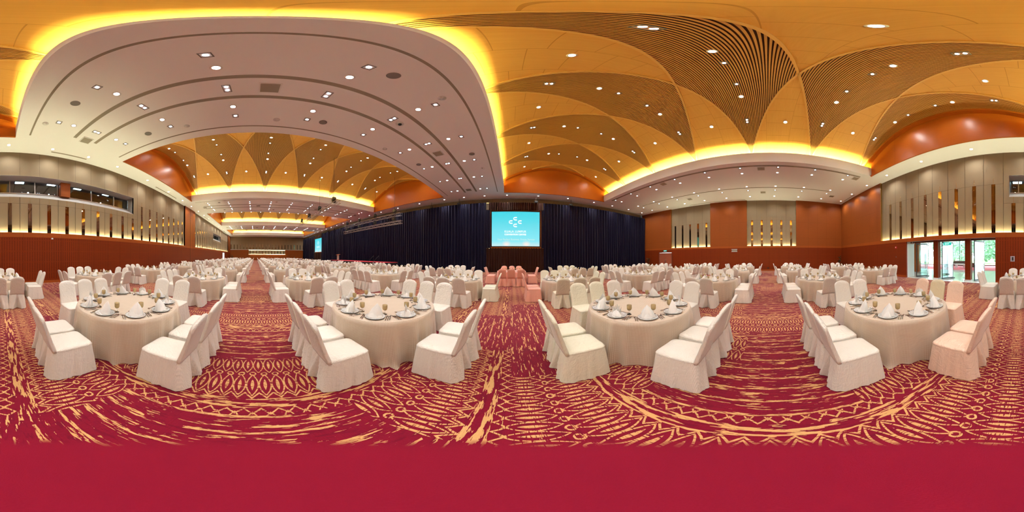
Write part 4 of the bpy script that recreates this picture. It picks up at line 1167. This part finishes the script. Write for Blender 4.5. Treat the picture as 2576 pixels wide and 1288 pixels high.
for ti, t in enumerate(tables):
    x, y, row, k, stg = t; tn = tname(t)
    pink = (stg and k == 0 and y > 0)
    vip = (stg and k == -8 and y > 0)
    yellowish = (abs(x) < 7 and y > 5)
    tier = 0 if ti < 4 else (1 if ti < 14 else 2)
    o = link('tablecloth', CLO_S if pink else (CLO[ti % 4] if ti < 16 else CLO_LOW[ti % 3]), None, label='%s floor-length cloth on the %s' % ('redlit' if pink else 'champagne dotted', tn), category='tablecloth', group='cloths of the round banquet tables')
    o.location = (x, y, 0); o.rotation_euler = (0, 0, rl.uniform(0, 6.28))
    if ti < 4:
        tb = empty('round_table', (x, y, 0), label='round table top hidden under the cloth of the %s' % tn, category='table', group='round banquet tables')
        MB().lathe([(.0005, .725), (.905, .725), (.905, .752), (.0005, .752)], 48, cap0=False, cap1=False).obj('table_top', M['white'], tb)
        for q in range(4): MB().tube([(.55 * cos(q * pi / 2 + .7), .55 * sin(q * pi / 2 + .7), 0), (.5 * cos(q * pi / 2 + .7), .5 * sin(q * pi / 2 + .7), .73)], .018).obj('leg', M['black'], tb)
    for si, (dx, dy, rz, sn, pa) in enumerate(SEATS):
        key = ('ivory', 'ivory_plain', 'ivory')[(ti + si) % 3]
        if x > 0 and y > 5 and x < 5: key = 'cream'
        if x < 0 and x > -3 and y > 5 and dx > 1: key = 'cream'
        if pink or (x > 0 and x < 3 and 5 < y < 8 and dx < -1): key = 'redlit'  # red spill light on these chairs is painted as cover colour
        if x > 0 and y < 0 and x < 3 and y > -3 and (dy < -1 or dx < -1): key = 'warmlit' if dy < -1 and abs(dx) < .1 else 'pinklit'  # warm and pink bounce light painted as cover colour here
        if x > 0 and x < 3 and 0 < y < 3 and (dx < -1 or (dy > 1 and dx < .1)): key = 'cream'
        jx, jy, jr = rl.uniform(-.02, .02), rl.uniform(-.02, .02), radians(rl.uniform(-4, 4))
        loc = (x + dx + jx, y + dy + jy, 0)
        if vip: pass
        elif ti < 30:
            make_chair(tier, key, (ti + si) % 3, loc, rz + jr, '%s covered chair, %s, %s' % (TINT[key], sn, tn), 'covered banquet chairs')
        else:
            bake(stuff['chair'], tiny_skirt, loc, rz + jr)
        # place setting
        a = radians(pa); R_ = .725; px_, py_ = x + R_ * cos(a), y + R_ * sin(a); zt = .7575
        ox, oy = cos(a), sin(a); tx, ty = -sin(a), cos(a)      # outward, and to the diner's left... (counter-clockwise)
        frot = a + pi / 2 + pi                                   # local +Y of cutlery points to the table centre
        npx = rl.uniform(-.5, .5)
        gl = (x + .585 * cos(a + .20), y + .585 * sin(a + .20), zt)
        if ti < 30:
            nr = a + pi / 2 + npx
            o = link('dinner_plate', plate_me if ti < 8 else plate_lo, None, label='white patterned plate, setting of %s, %s' % (sn.replace(' one of', ','), tn), category='plate', group='patterned dinner plates'); o.location = (px_, py_, zt)
            o = link('napkin', (NAP_S[si % 3] if pink else NAP[(ti + si * 5) % 6]), None, label='%s peaked napkin, setting of %s, %s' % ('redlit' if pink else 'white', sn.replace(' one of', ','), tn), category='napkin', group='folded napkins on the plates'); o.location = (px_, py_, zt + .0095); o.rotation_euler = (0, 0, nr)
            if ti < 10:
                o = empty('goblet', gl, label='amber goblet, setting of %s, %s' % (sn.replace(' one of', ','), tn), category='glass', group='amber water goblets')
                link('bowl', bowl_me, o); link('stem', stem_me, o)
            else:
                o = link('goblet', gob_lo, None, label='amber goblet, setting of %s, %s' % (sn.replace(' one of', ','), tn), category='glass', group='amber water goblets'); o.location = gl
            if ti < 4:
                sd = sn.replace(' one of', ',')
                for kd, off, rad, dr, nm in (('knife', .163, .755, 0, 'inner'), ('spoon', .190, .755, 0, 'soup'), ('knife', .215, .745, 0, 'outer'), ('fork', -.160, .765, 0, 'inner'), ('fork', -.186, .755, 0, 'outer'), ('spoon', .0, .535, 1, 'dessert')):
                    # diner faces the centre: right hand is counter-clockwise when seen from above
                    ang = a + (off / rad if dr == 0 else .02)
                    rr = rad
                    o = link(kd, CUT[kd], None, label='steel %s %s, setting of %s, %s' % (nm, kd, sd, tn), category=kd, group='%ss on the near tables' % kd if kd != 'knife' else 'knives on the near tables')
                    o.location = (x + rr * cos(ang), y + rr * sin(ang), zt + .0005)
                    o.rotation_euler = (0, 0, a + pi / 2 + (pi / 2 if dr else 0) + (0))
        else:
            bake(stuff['plate'], plate_tiny, (px_, py_, zt), 0)
            bake(stuff['napkin'], nlow, (px_, py_, zt + .01), a + pi / 2 + npx)
            bake(stuff['goblet'], gob_tiny, gl, 0)
    if vip: VIP = (x, y)
G = {'chair': ('far_chairs', 'ivory_plain', 'chair', 'covered banquet chairs', 'ivory covered chairs crowding the far half of the hall'),
     'plate': ('far_plates', 'china', 'plate', 'patterned dinner plates', 'white plates on the far half of the tables'),
     'napkin': ('far_napkins', 'napkin', 'napkin', 'folded napkins on the plates', 'white peaked napkins on the far half of the tables'),
     'goblet': ('far_goblets', 'amber', 'glass', 'amber water goblets', 'amber goblets on the far half of the tables')}
for k, (nm, m_, cat, grp, lb) in G.items(): stuff[k].obj(nm, M[m_], None, kind='stuff', category=cat, group=grp, label=lb)
# the table in the front row with dark red and tan upholstered chairs
if VIP:
    def vip_chair(i, dx, dy, rz, colour):
        t = empty('upholstered_chair', (VIP[0] + dx, VIP[1] + dy, 0), rz, label='%s upholstered chair, %s clockwise from the curtain side, far front-row table' % ('dark red' if colour == 'redchair' else 'tan', ORD[i]), category='chair', group='upholstered chairs at a far front-row table')
        MB().box(-.28, .28, -.26, .26, .40, .50).obj('seat', M[colour], t)
        MB().add([(-.28, -.22, .45), (.28, -.22, .45), (.30, -.34, 1.02), (-.30, -.34, 1.02), (-.28, -.30, .45), (.28, -.30, .45), (.30, -.40, 1.02), (-.30, -.40, 1.02)], [(0, 1, 2, 3), (7, 6, 5, 4), (3, 2, 6, 7), (1, 5, 6, 2), (0, 3, 7, 4), (0, 4, 5, 1)]).obj('backrest', M[colour], t)
        for sx in (-1, 1):
            for sy in (-1, 1): MB().box(sx * .24 - .02, sx * .24 + .02, sy * .22 - .02, sy * .22 + .02, 0, .40).obj('leg', M['black'], t)
    for i in range(8):
        a = pi / 2 - i * pi / 4
        vip_chair(i, 1.28 * cos(a), 1.28 * sin(a), a + pi / 2, 'redchair' if i % 2 else 'tanchair')
